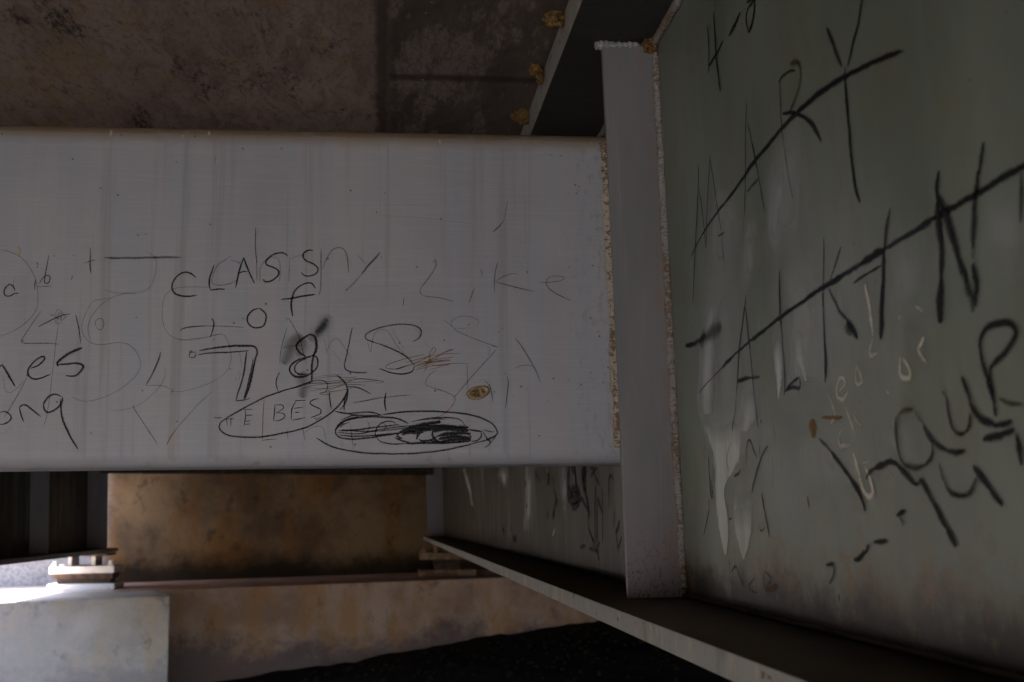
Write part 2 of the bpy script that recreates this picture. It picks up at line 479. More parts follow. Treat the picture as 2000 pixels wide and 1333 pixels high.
def box(bm, x0, x1, y0, y1, z0, z1, lean=0.0, bev=0.0):
    b = bmesh.new()
    vs = [b.verts.new((x - lean * z, y, z)) for z in (z0, z1) for y in (y0, y1) for x in (x0, x1)]
    for f in ((0, 2, 3, 1), (4, 5, 7, 6), (0, 1, 5, 4), (2, 6, 7, 3), (0, 4, 6, 2), (1, 3, 7, 5)):
        b.faces.new([vs[i] for i in f])
    if bev:
        bmesh.ops.bevel(b, geom=list(b.edges), offset=bev, segments=2, affect='EDGES', profile=0.5)
    join(bm, b)
    return bm

def join(bm, b):
    me = bpy.data.meshes.new('tmp')
    b.to_mesh(me)
    b.free()
    bm.from_mesh(me)
    bpy.data.meshes.remove(me)

def prism(bm, pts, direction):
    """closed polygon pts extruded by a vector"""
    d = Vector(direction)
    a = [bm.verts.new(p) for p in pts]
    b = [bm.verts.new(Vector(p) + d) for p in pts]
    n = len(pts)
    bm.faces.new(a)
    bm.faces.new(b[::-1])
    for i in range(n):
        bm.faces.new((a[i], b[i], b[(i + 1) % n], a[(i + 1) % n]))
    bmesh.ops.recalc_face_normals(bm, faces=bm.faces)
    return bm

def cyl(bm, p0, p1, r, seg=14):
    p0, p1 = Vector(p0), Vector(p1)
    d = (p1 - p0)
    q = d.to_track_quat('Z', 'Y').to_matrix()
    rings = []
    for p in (p0, p1):
        rings.append([bm.verts.new(p + q @ Vector((r * cos(2 * pi * i / seg), r * sin(2 * pi * i / seg), 0))) for i in range(seg)])
    for i in range(seg):
        j = (i + 1) % seg
        bm.faces.new((rings[0][i], rings[0][j], rings[1][j], rings[1][i]))
    bm.faces.new(rings[0][::-1])
    bm.faces.new(rings[1])
    return bm

def bead(p0, p1, r, pitch, seed, amp=0.28, squash=(1, 1)):
    """weld bead: a rippled half round between two points"""
    rnd = random.Random(seed)
    p0, p1 = Vector(p0), Vector(p1)
    d = p1 - p0
    L = d.length
    d.normalize()
    up = Vector((0, 1, 0)) if abs(d.y) < 0.8 else Vector((0, 0, 1))
    s1 = d.cross(up).normalized()
    s2 = d.cross(s1).normalized()
    n = int(L / pitch * 4)
    bm = bmesh.new()
    rings = []
    seg = 10
    wob = rnd.uniform(0, 50)
    for i in range(n + 1):
        t = i / n * L
        k = mnoise.noise(Vector((t * 22, wob, 0)))
        k2 = mnoise.noise(Vector((t * 110, wob, 3)))
        ph = (t / pitch + 0.5 * k) % 1.0
        rr = r * (1 - amp + amp * (1 - abs(2 * ph - 1)) + 0.22 * k + 0.14 * k2)
        if i in (0, n): rr *= 0.25
        c = p0 + d * t + s1 * (0.18 * r * k) + s2 * (0.1 * r * k2)
        ring = []
        for j in range(seg):
            a = 2 * pi * j / seg
            bow = d * (-0.55 * pitch * abs(cos(a)))
            ring.append(bm.verts.new(c + bow + s1 * (rr * cos(a) * squash[0]) + s2 * (rr * sin(a) * squash[1])))
        rings.append(ring)
    for a, b in zip(rings, rings[1:]):
        for j in range(seg):
            k = (j + 1) % seg
            bm.faces.new((a[j], a[k], b[k], b[j]))
    bm.faces.new(rings[0][::-1])
    bm.faces.new(rings[-1])
    bmesh.ops.recalc_face_normals(bm, faces=bm.faces)
    return bm

# ------------------------------------------------------------------ the place, in metres: X right, Y along the girders, Z up, eye at the origin
LEAN = 0.021                    # the whole superstructure follows the cross fall of the road
YBACK = -9.0                    # far end of the span, behind the camera
D = 2.60                        # face of the near cross beam
BTOP = 0.846                    # top of the near cross beam
XW = 0.635                      # face of the right girder's web
ZB, ZT = -0.17, 1.055           # inside of bottom and top flange
TILT = radians(24)              # skew of the abutment

def ray(x, y):
    r = Vector((x - CX, y - CY, FPX))
    return Vector((r.dot(_dX), r.dot(_dY), r.dot(_dU)))

# ---- ground
ya0, yas = 11.15, 0.44
def ground_z(x, y):
    ya = ya0 + yas * x
    d = ya - y
    z = -1.22 + 0.10 * max(-6.0, min(8.0, x))
    z -= 0.035 * max(0.0, d)
    if y < -2.5:
        z -= 0.42 * min(9.0, -2.5 - y)
    def sm(v, a, b):
        t = max(0.0, min(1.0, (v - a) / (b - a)))
        return t * t * (3 - 2 * t)
    if x < -3.2:                       # added bank along the left, keeping daylight off all but the abutment
        k = sm(y, -7.0, -4.0) * (1 - sm(y, 4.5, 8.0))
        z += k * 2.9 * sm(-x, 3.3, 6.5) - (1 - k) * 0.10 * min(25.0, -3.2 - x)
    if x > 3.5:                        # unseen ground raised to the deck on the right, to shut out daylight
        z += 2.6 * sm(x, 3.5, 9.0) * sm(y, -8.0, -5.0)
    return z

def axis(fine, lo, hi, step, far):
    a = []
    v = lo
    while v <= hi + 1e-6:
        a.append(v); v += step
    s = step
    l, h = lo, hi
    while h < far:
        s *= 1.5; h += s; a.append(h)
    s = step
    while l > -far:
        s *= 1.5; l -= s; a.append(l)
    return sorted(a)
bm = bmesh.new()
xs = axis(0, -4.0, 4.0, 0.08, 900)
ys = axis(0, 3.0, 13.0, 0.08, 900)
grid = []
for yy in ys:
    row = []
    for xx in xs:
        nz = 0.03 * mnoise.noise(Vector((xx * 1.7, yy * 1.7, 0))) + 0.03 * mnoise.noise(Vector((xx * 6, yy * 6, 2)))
        row.append(bm.verts.new((xx, yy, ground_z(xx, yy) + nz)))
    grid.append(row)
for j in range(len(ys) - 1):
    for i in range(len(xs) - 1):
        bm.faces.new((grid[j][i], grid[j][i + 1], grid[j + 1][i + 1], grid[j + 1][i]))
tag(link('ground', bm, M['ground'], smooth=True), kind='structure')

# loose stones and clods lying on the soil in front of the abutment
bm = bmesh.new()
rnd = random.Random(3)
for i in range(700):
    x = rnd.uniform(-2.2, 3.2)
    y = ya0 + yas * x - abs(rnd.gauss(0, 1.6)) - 0.05
    if y < 4: continue
    r = min(0.10, 0.008 * math.exp(abs(rnd.gauss(0, 0.65))))
    z = ground_z(x, y)
    b = bmesh.new()
    bmesh.ops.create_icosphere(b, subdivisions=1, radius=r)
    sx, sy, sz = rnd.uniform(.7, 1.4), rnd.uniform(.7, 1.4), rnd.uniform(.4, .8)
    for v in b.verts:
        k = 1 + 0.35 * mnoise.noise(v.co * (1.2 / r) + Vector((i, 0, 0)))
        v.co = Vector((v.co.x * sx * k + x, v.co.y * sy * k + y, v.co.z * sz * k + z + 0.02))
    join(bm, b)
tag(link('gravel', bm, M['stone']), 'loose dark gravel and clods on the soil below the bridge seat', 'gravel', kind='stuff')

# ---- deck
deck = thing('bridge_deck', 'stained brown concrete underside of the bridge deck above the steel beams', 'bridge deck', (0, 0, 1.13))
bm = bmesh.new()
box(bm, -3.5, 14.0, YBACK, 15.5, 1.1305, 1.36)
link('slab', bm, M['deck'], deck)

# ---- girders
def girder(name, xw, zb, zt, y0, y1, label, stiffs, flange=0.21, near=False):
    """plate girder; xw is the face of the web turned to the bay, stiffeners stand on that face"""
    t = thing(name, label, 'girder', (xw, y0, zb), 'steel plate girders')
    s = -1 if near else 1                       # side of the web on which the bay lies
    w0, w1 = (xw, xw + 0.014) if near else (xw - 0.014, xw)
    bm = bmesh.new()
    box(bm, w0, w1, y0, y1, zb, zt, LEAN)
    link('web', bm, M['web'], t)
    c = (w0 + w1) / 2
    bm = bmesh.new()
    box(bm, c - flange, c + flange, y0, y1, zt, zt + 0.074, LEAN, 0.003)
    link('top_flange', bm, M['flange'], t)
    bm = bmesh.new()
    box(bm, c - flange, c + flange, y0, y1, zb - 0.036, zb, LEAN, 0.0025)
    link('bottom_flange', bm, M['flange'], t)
    for (yy, wd, th, top) in stiffs:
        bm = bmesh.new()
        a, b = (xw - wd, xw - 0.0005) if near else (xw + 0.0005, xw + wd)
        box(bm, a, b, yy, yy + th, zb + 0.001, top, LEAN, 0.0015)
        link('stiffener', bm, M['stiff'], t)
    return t

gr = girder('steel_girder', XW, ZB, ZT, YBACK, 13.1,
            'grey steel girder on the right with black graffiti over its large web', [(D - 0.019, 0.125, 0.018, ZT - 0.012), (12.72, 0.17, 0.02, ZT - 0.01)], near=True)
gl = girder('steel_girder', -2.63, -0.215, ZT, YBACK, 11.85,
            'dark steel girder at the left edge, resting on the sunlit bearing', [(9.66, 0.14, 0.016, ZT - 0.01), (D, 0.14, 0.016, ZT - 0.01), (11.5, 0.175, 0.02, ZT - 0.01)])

def xface(z, x): return x - LEAN * z
# welds of the near stiffener
link('weld', bead((xface(ZB + 0.02, XW) - 0.006, D - 0.021, ZB + 0.02), (xface(1.03, XW) - 0.006, D - 0.021, 1.03), 0.0100, 0.008, 1, 0.36), M['weld2'], gr, True)
link('weld', bead((xface(1.04, XW) - 0.136, D - 0.012, 1.043), (xface(1.04, XW) - 0.035, D - 0.012, 1.046), 0.011, 0.012, 2, 0.35), M['weld3'], gr, True)
link('weld', bead((xface(ZT, XW) - 0.007, 0.3, ZT - 0.006), (xface(ZT, XW) - 0.007, 5.0, ZT - 0.006), 0.010, 0.014, 4, 0.10), M['weld2'], gr, True)
link('weld', bead((xface(ZB, XW) - 0.005, 0.3, ZB + 0.005), (xface(ZB, XW) - 0.005, 12.6, ZB + 0.005), 0.005, 0.03, 5, 0.10), M['dirt'], gr, True)

# ---- cross beams: bent plate channels, back turned to the camera
def channel_profile(z0, z1, r, th, fl, n=9):
    """(y, z) outline of the bent plate, y = 0 at its face, flanges going back (+y)"""
    o = []
    o.append((fl, z0))
    for i in range(n + 1):
        a = pi * 1.5 - (pi / 2) * i / n
        o.append((r + r * cos(a), z0 + r + r * sin(a)))
    for i in range(n + 1):
        a = pi - (pi / 2) * i / n
        o.append((r + r * cos(a), z1 - r + r * sin(a)))
    o.append((fl, z1))
    ri = r - th
    o.append((fl, z1 - th))
    for i in range(n + 1):
        a = pi / 2 + (pi / 2) * i / n
        o.append((r + ri * cos(a), z1 - r + ri * sin(a)))
    for i in range(n + 1):
        a = pi + (pi / 2) * i / n
        o.append((r + ri * cos(a), z0 + r + ri * sin(a)))
    o.append((fl, z0 + th))
    return o

def sweep(bm, prof, xs, fy):
    rings = []
    for x in xs:
        rings.append([bm.verts.new((x, fy(x) + p[0], p[1])) for p in prof])
    n = len(prof)
    for a, b in zip(rings, rings[1:]):
        for i in range(n):
            j = (i + 1) % n
            bm.faces.new((a[i], b[i], b[j], a[j]))
    bm.faces.new(rings[0])
    bm.faces.new(rings[-1][::-1])
    bmesh.ops.recalc_face_normals(bm, faces=bm.faces)
    return bm

beam = thing('cross_beam', 'wide grey cross beam with rounded edges covered in black handwriting', 'beam', (-0.9, D, 0.114))
bm = sweep(bmesh.new(), channel_profile(0.114, BTOP, 0.034, 0.010, 0.13), [-2.49 + 0.1 * i for i in range(31)] + [0.56], lambda x: D)
o = link('channel_plate', bm, M['beam'], beam)
for p in o.data.polygons: p.use_smooth = len(p.vertices) == 4
o.data.set_sharp_from_angle(angle=radians(40))
link('weld', bead((0.5065, D - 0.004, 0.150), (0.4905, D - 0.004, 0.825), 0.0118, 0.0062, 11, 0.42, (1.1, 0.75)), M['weld'], beam, True)

rear_blocker = thing('cross_beam', 'unseen grey cross beam added behind the viewer to hold back daylight', 'beam', (-0.9, -3.4, 0.114))  # out-of-view beam added to cut daylight on the upper web and deck
bm = sweep(bmesh.new(), channel_profile(0.114, BTOP, 0.034, 0.010, 0.13), [-2.49, -1.0, 0.56], lambda x: -3.4)
link('channel_plate', bm, M['beam'], rear_blocker)

end = thing('end_beam', 'dark end beam spanning the girders in front of the brown back wall', 'beam', (-0.9, 12.4, 0.45))
bm = sweep(bmesh.new(), channel_profile(0.455, 1.0, 0.03, 0.012, 0.12), [-2.50, -1.0, 0.53], lambda x: 12.72 + 0.44 * (x - 0.6))
link('channel_plate', bm, M['dark'], end)

# ---- abutment (skewed)
ca, sa = cos(TILT), sin(TILT)
def skew(u, v, z, origin):       # u along the abutment, v into it
    return Vector((origin[0] + u * ca - v * sa, origin[1] + u * sa + v * ca, z))
ZS = -0.56
O = ray(1000, 1128); O = O * (ZS / O.z)
P1 = ray(345, 1152); P1 = P1 * (ZS / P1.z)
TILT = math.atan2(O.y - P1.y, O.x - P1.x)
ca, sa = cos(TILT), sin(TILT)
OA = (O.x, O.y)
def sbox(bm, u0, u1, v0, v1, z0, z1, bev=0.0):
    b = bmesh.new()
    vs = [b.verts.new(skew(u, v, z, OA)) for z in (z0, z1) for v in (v0, v1) for u in (u0, u1)]
    for f in ((0, 2, 3, 1), (4, 5, 7, 6), (0, 1, 5, 4), (2, 6, 7, 3), (0, 4, 6, 2), (1, 3, 7, 5)):
        b.faces.new([vs[i] for i in f])
    if bev:
        bmesh.ops.bevel(b, geom=list(b.edges), offset=bev, segments=2, affect='EDGES', profile=0.5)
    join(bm, b)
    return bm
def u_of(x):                      # u where the front line has this x
    return (x - OA[0]) / ca
uL = u_of(P1.x)
q = ray(333, 1155)                 # sight line of the pedestal's near right corner
VP = -0.85
_lhs = q.x / q.y
uP = (_lhs * (OA[1] + VP * ca) - OA[0] + VP * sa) / (ca - _lhs * sa)
ab = thing('abutment', 'stained concrete abutment with bridge seat and brown back wall under the girders', 'abutment', (OA[0], OA[1], -1.6))
link('bridge_seat', sbox(bmesh.new(), uP - 0.3, 14, 0.0, 2.2, -2.6, ZS, 0.008), M['seat'], ab)
VB = 1.62
link('back_wall', sbox(bmesh.new(), -6.5, 14, VB, VB + 0.5, ZS + 0.002, 1.128), M['back'], ab)
link('pedestal', sbox(bmesh.new(), -6.5, uP, VP, 2.199, -2.8, ZS - 0.001, 0.012), M['block'], ab)

# ---- bearings
def bearing(name, cx, cy, z0, z1, label, pm, rm, rw=0.25):
    t = thing(name, label, 'bearing', (cx, cy, z0), 'steel bridge bearings')
    h = z1 - z0
    def part(n, bm, m):
        o = link(n, bm, m, None)
        o.data.transform(Matrix.Translation((cx, cy, z0)) @ Matrix.Rotation(0.0, 4, 'Z'))
        o.data.transform(Matrix.Translation((-cx, -cy, -z0)))
        o.parent = t
        return o
    part('base_plate', box(bmesh.new(), -0.285, 0.285, -0.20, 0.20, 0.0, 0.17 * h, 0, 0.006), pm)
    part('rocker', prism(bmesh.new(), [(-rw, -0.13, 0.30 * h), (-rw, 0.13, 0.30 * h), (-rw, 0.16, 0.46 * h), (-rw, -0.16, 0.46 * h)], (2 * rw, 0, 0)), rm)
    part('keeper', box(bmesh.new(), -rw * 0.9, rw * 0.9, -0.10, 0.10, 0.17 * h, 0.30 * h), rm)
    part('rocker_plate', box(bmesh.new(), -0.275, 0.275, -0.19, 0.19, 0.46 * h, 0.66 * h, 0, 0.005), pm)
    for x in (-0.235, 0.235):
        b = cyl(bmesh.new(), (x, -0.13, 0.66 * h), (x, -0.13, 0.72 * h), 0.034, 6)
        cyl(b, (x, -0.13, 0.72 * h), (x, -0.13, 0.80 * h), 0.022, 12)
        part('bolt', b, pm)
    for x in (-0.115, 0.085):
        part('web_plate', box(bmesh.new(), x - 0.016, x + 0.016, -0.14, 0.14, 0.66 * h, 0.935 * h), pm)
    part('sole_plate', box(bmesh.new(), -0.20, 0.21, -0.19, 0.19, 0.935 * h, h - 0.001, 0, 0.003), rm)
    return t
bearing('bridge_bearing', -2.585, 11.35, ZS, -0.2515, 'pale steel bearing with bolts on the brightly lit concrete pedestal', M['plate'], M['rust'])
bearing('bridge_bearing', 0.66, 12.72, ZS, -0.206, 'rusty steel bearing in the dark under the far end of the right girder', M['rust2'], M['rust'], 0.14)

# ---- mud dauber nests
def nest(x, y, plane_pt, r, lobes, label, seed, parent=None):
    rnd = random.Random(seed)
    bm = bmesh.new()
    for (dx, dy, dz, k) in lobes:
        b = bmesh.new()
        bmesh.ops.create_icosphere(b, subdivisions=4, radius=r * k)
        for v in b.verts:
            n = v.co.normalized()
            q = 1 + 0.42 * mnoise.noise(n * 2.2 + Vector((seed, dx * 9, 0))) + 0.26 * mnoise.noise(n * 15 + Vector((seed, 5, 1))) + 0.24 * mnoise.noise(n * 7 + Vector((seed, 2, dy * 9)))
            # entrance holes
            for h in range(3):
                hd = Vector((sin(seed * 3 + h * 2.1) * 0.8, -0.7, -0.4 + 0.5 * sin(seed + h))).normalized()
                a = n.angle(hd)
                if a < 0.26: q -= 0.42 * (1 - a / 0.26)
            v.co = v.co * q + Vector((dx, dy, dz)) * r
        join(bm, b)
    o = link('mud_nest', bm, M['mud'], None, True)
    o.location = plane_pt
    return tag(o, label, 'insect nest', 'mud nests on the steelwork')
def onplane_z(px, py, z):
    r = ray(px, py); return r * (z / r.z)
def onplane_y(px, py, y):
    r = ray(px, py); return r * (y / r.y)
nest(0, 0, onplane_z(1083, 38, 1.115), 0.021, [(0, 0, 0, 1.0), (0.3, -0.4, -0.3, 0.8), (-0.5, 0.5, 0.2, .7)], 'brown mud nest by the flange edge, nearest the top of the photo', 1)
nest(0, 0, onplane_z(1051, 138, 1.115), 0.020, [(-0.25, 0, 0, 0.85), (0.15, 0.5, -0.3, 0.6), (0.2, -.5, -1.0, 0.45), (0.15, -.5, -1.6, 0.4)], 'hooked brown mud nest, middle one of three along the flange edge', 2)
nest(0, 0, onplane_z(1019, 226, 1.115), 0.024, [(0.1, 0, 0, 0.9), (-0.6, 0.6, 0.2, 0.55), (0.25, -0.2, -0.55, 0.6)], 'brown mud nest at the flange edge just above the cross beam', 3)
nest(0, 0, onplane_y(1269, 90, D - 0.022), 0.0155, [(0, 0, 0, 1.0), (0.0, 0.3, 0.6, 0.7), (0.2, 0.2, -0.5, 0.7)], 'brown mud nest in the top corner of the pale stiffener', 4)

# broken nest ring left on the face of the cross beam
c = onplane_y(934, 767, D)
bm = bmesh.new()
NR, NA = 14, 40
rings = []
for i in range(NR + 1):
    q = i / NR
    ring = []
    for j in range(NA):
        a = 2 * pi * j / NA
        rr = 1 + 0.10 * mnoise.noise(Vector((cos(a) * 1.5, sin(a) * 1.5, 7)))
        u, v = q * rr * cos(a) * 0.0255, q * rr * sin(a) * 0.0150
        h = 0.0075 * math.exp(-((q - 0.78) / 0.16) ** 2) + 0.0015
        h += 0.0045 * math.exp(-((q * cos(a) - 0.22) / 0.10) ** 2) * (1 if q < .8 else 0)
        h += 0.003 * mnoise.noise(Vector((u * 260, v * 260, 1)))
        if q > 0.97: h = -0.001
        t = radians(14)
        ring.append(bm.verts.new((c.x + u * cos(t) - v * sin(t), D - 0.0004 - max(h, 0.0004) if q <= 0.97 else D + 0.001, c.z + u * sin(t) + v * cos(t))))
    rings.append(ring)
for a, b in zip(rings, rings[1:]):
    for j in range(NA):
        k = (j + 1) % NA
        bm.faces.new((a[j], a[k], b[k], b[j]))
bmesh.ops.remove_doubles(bm, verts=bm.verts, dist=1e-6)
bmesh.ops.recalc_face_normals(bm, faces=bm.faces)
g = G('old_nest_crust')
a_ = g.noise((120, 120, 120), 1.0, 5, 0.75)
x_, y_, z_ = g.xyz()
pit = g.step(y_, D - 0.0045, D - 0.0015)
M['crust'] = g.surf(g.mix(g.mul(pit, 0.8), g.mix(g.step(a_, 0.35, 0.7), (0.30, 0.20, 0.10), (0.55, 0.43, 0.27)), (0.06, 0.035, 0.02)), 0.9, g.bump(a_, 0.5, 0.002), spec=0.1)
o = link('nest_remnant', bm, M['crust'], None, True)
tag(o, 'oval broken mud nest ring stuck to the lettered face of the cross beam', 'insect nest')

# pale insect cases on the dusty top edge of the cross beam
def cocoon(px, py, ln, w, ang, label):
    c = onplane_y(px, py, D)
    zc = c.z
    yy = D
    if zc > BTOP - 0.034:
        yy = D + 0.034 - math.sqrt(max(0, 0.034 ** 2 - (zc - BTOP + 0.034) ** 2))
        c = onplane_y(px, py, yy)
    bm = bmesh.new()
    bmesh.ops.create_uvsphere(bm, u_segments=12, v_segments=8, radius=1.0)
    for v in bm.verts:
        k = 1 + 0.25 * mnoise.noise(v.co * 2 + Vector((px, 0, 0)))
        x, y, z = v.co.x * w * k, v.co.y * w * 0.5 * k, v.co.z * ln * k
        v.co = Vector((x * cos(ang) + z * sin(ang), y, -x * sin(ang) + z * cos(ang)))
    o = link('insect_case', bm, M['case'], None, True)
    o.location = c
    tag(o, label, 'insect case', 'pale insect cases on the cross beam')
g = G('pale_insect_case')
M['case'] = g.surf(g.mix(g.noise((300, 300, 300), 1.0, 3, 0.7), (0.22, 0.16, 0.11), (0.68, 0.60, 0.50)), 0.8)
cocoon(216, 262, 0.009, 0.0028, 0.15, 'long pale insect case on the tan top edge, leftmost of its row')
cocoon(356, 268, 0.005, 0.003, 0.3, 'small round pale insect case on the tan edge between two others')
cocoon(408, 262, 0.006, 0.003, 0.1, 'dark centred pale insect case on the tan edge left of the middle')
cocoon(422, 313, 0.006, 0.0026, 0.0, 'pale insect case on the grey face just below the tan edge')
cocoon(858, 281, 0.009, 0.0036, 0.1, 'pale insect case on the tan edge, alone towards the right end')
cocoon(36, 492, 0.010, 0.0045, 0.0, 'pale flaking insect case on the grey face at the far left')

# ------------------------------------------------------------------ graffiti
# every mark is traced on the photograph, then laid on the plane of the steel it is written on
CROP = dict(A=(0, 440, .2), B=(0, 660, .2), C=(300, 430, .2), D=(340, 640, .2), E=(600, 600, .2251), F=(700, 380, .25), G=(800, 600, .165),
            H=(1300, 0, .25), I=(1300, 280, .2401), J=(1600, 250, .3001), K=(1320, 540, .2401), L=(1580, 560, .24), M=(1320, 800, .225),
            N=(1580, 820, .255), S=(1200, 813, .4), X=(850, 900, .2), P=(0, 0, 1.0))
GAP = 0.028
PXM = 0.00109                   # one photograph pixel on the cross beam, in metres

def on_beam(p):
    r = ray(*p); r = r * (D / r.y)
    return (r.x, r.z)
def on_web(p):
    r = ray(*p); r = r * (XW / (r.x + LEAN * r.z))
    return (r.y, r.z)
def beam_pt(u, v, off): return Vector((u, D - off, v))
def web_pt(u, v, off): return Vector((XW - LEAN * v - off, u, v))

def catmull(pts, step):
    if len(pts) == 2:
        pts = [pts[0], tuple((a + b) / 2 for a, b in zip(*pts)), pts[1]]
    q = [tuple(2 * a - b for a, b in zip(pts[0], pts[1]))] + pts + [tuple(2 * a - b for a, b in zip(pts[-1], pts[-2]))]
    out = []
    for i in range(1, len(q) - 2):
        p0, p1, p2, p3 = q[i - 1], q[i], q[i + 1], q[i + 2]
        L = math.hypot(p2[0] - p1[0], p2[1] - p1[1])
        n = max(2, min(40, int(L / step)))
        for k in range(n):
            t = k / n
            out.append(tuple(0.5 * (2 * b + (c - a) * t + (2 * a - 5 * b + 4 * c - d) * t * t + (3 * b - a - 3 * c + d) * t ** 3)
                             for a, b, c, d in zip(p0, p1, p2, p3)))
    out.append(pts[-1])
    return out

class Marks:
    """collects strokes of one kind on one plane into a mesh"""
    count = 0
    def __init__(s, pt):
        s.pt, s.v, s.f, s.uv, s.op = pt, [], [], [], []
    def strip(s, rows):
        """rows: (left uv, right uv, u, opacity)"""
        Marks.count += 1
        off = 0.0006 + 0.0000035 * Marks.count
        b = len(s.v)
        for (l, r, u, op) in rows:
            s.v += [s.pt(l[0], l[1], off), s.pt(r[0], r[1], off)]
            s.uv += [(u, 0.0), (u, 1.0)]
            s.op += [op, op]
        for i in range(len(rows) - 1):
            a = b + 2 * i
            s.f.append((a, a + 1, a + 3, a + 2))
    def stroke(s, pts, widths, op, taper=True):
        n0 = len(pts)
        w = widths if isinstance(widths, (list, tuple)) else [widths] * n0
        if len(w) != n0:
            w = [w[min(len(w) - 1, int(i * (len(w) - 1) / max(1, n0 - 1) + 0.5))] for i in range(n0)]
        q = catmull([(p[0], p[1], ww) for p, ww in zip(pts, w)], 0.006)
        seed = Marks.count * 3.7
        rows, acc = [], 0.0
        for i, (x, y, ww) in enumerate(q):
            a, c = q[max(0, i - 1)], q[min(len(q) - 1, i + 1)]
            dx, dy = c[0] - a[0], c[1] - a[1]
            L = math.hypot(dx, dy) or 1e-6
            nx, ny = -dy / L, dx / L
            if i: acc += math.hypot(x - q[i - 1][0], y - q[i - 1][1])
            k = 1 + 0.30 * mnoise.noise(Vector((acc * 28, seed, 0)))
            e = min(i, len(q) - 1 - i)
            if taper and e < 3: k *= (0.45, 0.75, 0.92)[e]
            h = max(ww, 0.0004) * k * 0.5
            j = 0.12 * ww * mnoise.noise(Vector((acc * 45, seed, 5)))
            rows.append(((x + nx * (j - h), y + ny * (j - h)), (x + nx * (j + h), y + ny * (j + h)), acc,
                         op * (1 + 0.22 * mnoise.noise(Vector((acc * 16, seed, 9))))))
        s.strip(rows)
    def build(s, name, mat, parent, label=None):
        if not s.f: return
        me = bpy.data.meshes.new(name)
        me.from_pydata(s.v, [], s.f)
        uvl = me.uv_layers.new(name='UVMap')
        for l in me.loops:
            uvl.data[l.index].uv = s.uv[l.vertex_index]
        at = me.attributes.new('op', 'FLOAT', 'POINT')
        at.data.foreach_set('value', [min(1.3, max(0, o)) for o in s.op])
        me.materials.append(mat)
        o = bpy.data.objects.new(name, me)
        COL.objects.link(o)
        o.parent = parent
        me.transform(Matrix.Translation(-Vector(parent.location)))
        if label: o['label'] = label
        return o

def parse(line):
    head, body = line.split(':')
    kind, w, op, crop = head.split()
    ox, oy, sc = CROP[crop]
    pts = [tuple(float(q) for q in p.split(',')) for p in body.split()]
    return kind, [float(q) for q in w.split('/')], float(op), [(ox + x * sc, oy + y * sc) for x, y in pts]

def write(text, proj, pt, parent, name, label=None, unit=1.0, widen=1.0):
    sets = {}
    for line in text.strip().splitlines():
        line = line.strip()
        if not line: continue
        kind, w, op, pts = parse(line)
        sets.setdefault(kind, []).append(([proj(p) for p in pts], [q * unit * widen for q in w], op))
    for kind, strokes in sets.items():
        # strokes that nearly touch make one word
        n = len(strokes)
        root = list(range(n))
        def find(i):
            while root[i] != i: i = root[i]
            return i
        dense = [catmull([(x, y, 0.0) for x, y in st[0]], 0.02) for st in strokes]
        for i in range(n):
            for j in range(i):
                if find(i) != find(j) and min(math.hypot(a[0] - b[0], a[1] - b[1]) for a in dense[i] for b in dense[j]) < GAP:
                    root[find(i)] = find(j)
        for r in sorted(set(find(i) for i in range(n))):
            mk = Marks(pt)
            for i in range(n):
                if find(i) == r:
                    mk.stroke(*strokes[i])
            mk.build(name if kind in 'cbwm' else 'scratch', M[kind], parent, label)

def runs(text, proj, pt, parent, soft):
    """pale paint runs and painted glow: rows of left, right, height on the photograph"""
    for line in text.strip().splitlines():
        mk = Marks(pt)
        head, body = line.strip().split(':')
        crop, op, fade = head.split()
        ox, oy, sc = CROP[crop]
        q = [tuple(float(k) for k in p.split(',')) for p in body.split()]
        q = catmull(q, 12)
        rows, acc = [], 0
        for i, (l, r, y) in enumerate(q):
            a, b = proj((ox + l * sc, oy + y * sc)), proj((ox + r * sc, oy + y * sc))
            t = i / (len(q) - 1)
            o = float(op)
            if fade in ('top', 'both'): o *= min(1, t * 3.0)
            if fade in ('bottom', 'both'): o *= min(1, (1 - t) * 3.0)
            rows.append((a, b, a[1], o))
        mk.strip(rows)
        mk.build('paint_run_and_glow', M['e' if soft else 'd'], parent)

#MARKS#
B_ = dict(proj=on_beam, pt=beam_pt, parent=beam, unit=PXM, widen=1.25)
W_ = dict(proj=on_web, pt=web_pt, parent=gr, widen=0.95)

write('''
c 4.4 1 A: 1915,515 1870,475 1810,460 1740,490 1690,560 1680,620 1710,670 1780,695 1850,695 1925,682
c 4 1 C: 592,435 565,510 545,590 545,650 560,680
c 4 1 C: 550,688 600,682 640,675 695,678
c 4.4 1 C: 800,665 820,570 850,450 880,370
c 4.4 1 C: 880,365 910,450 950,550 985,620
c 3.6 1 C: 825,525 880,505 920,505
c 4.2 1 C: 1310,355 1285,330 1230,322 1150,350 1100,400 1105,440 1170,465 1220,500 1210,550 1150,595 1090,605 1070,580
c 4.2 1 C: 1560,300 1520,295 1470,320 1460,360 1490,400 1560,430 1605,475 1590,520 1540,545 1480,548 1440,515
c 5 1 C: 1580,670 1550,625 1510,615 1440,640 1380,690 1355,750 1345,820 1350,890 1360,945
c 4.5 1 C: 1245,780 1350,765 1450,745 1578,728
c 4.2 1 C: 1030,865 970,880 920,940 920,1000 960,1045 1020,1055 1075,1035 1095,980 1095,920 1060,880 1030,860
''', name='graffiti', label='black capital letters spelling CLASS OF', **B_)
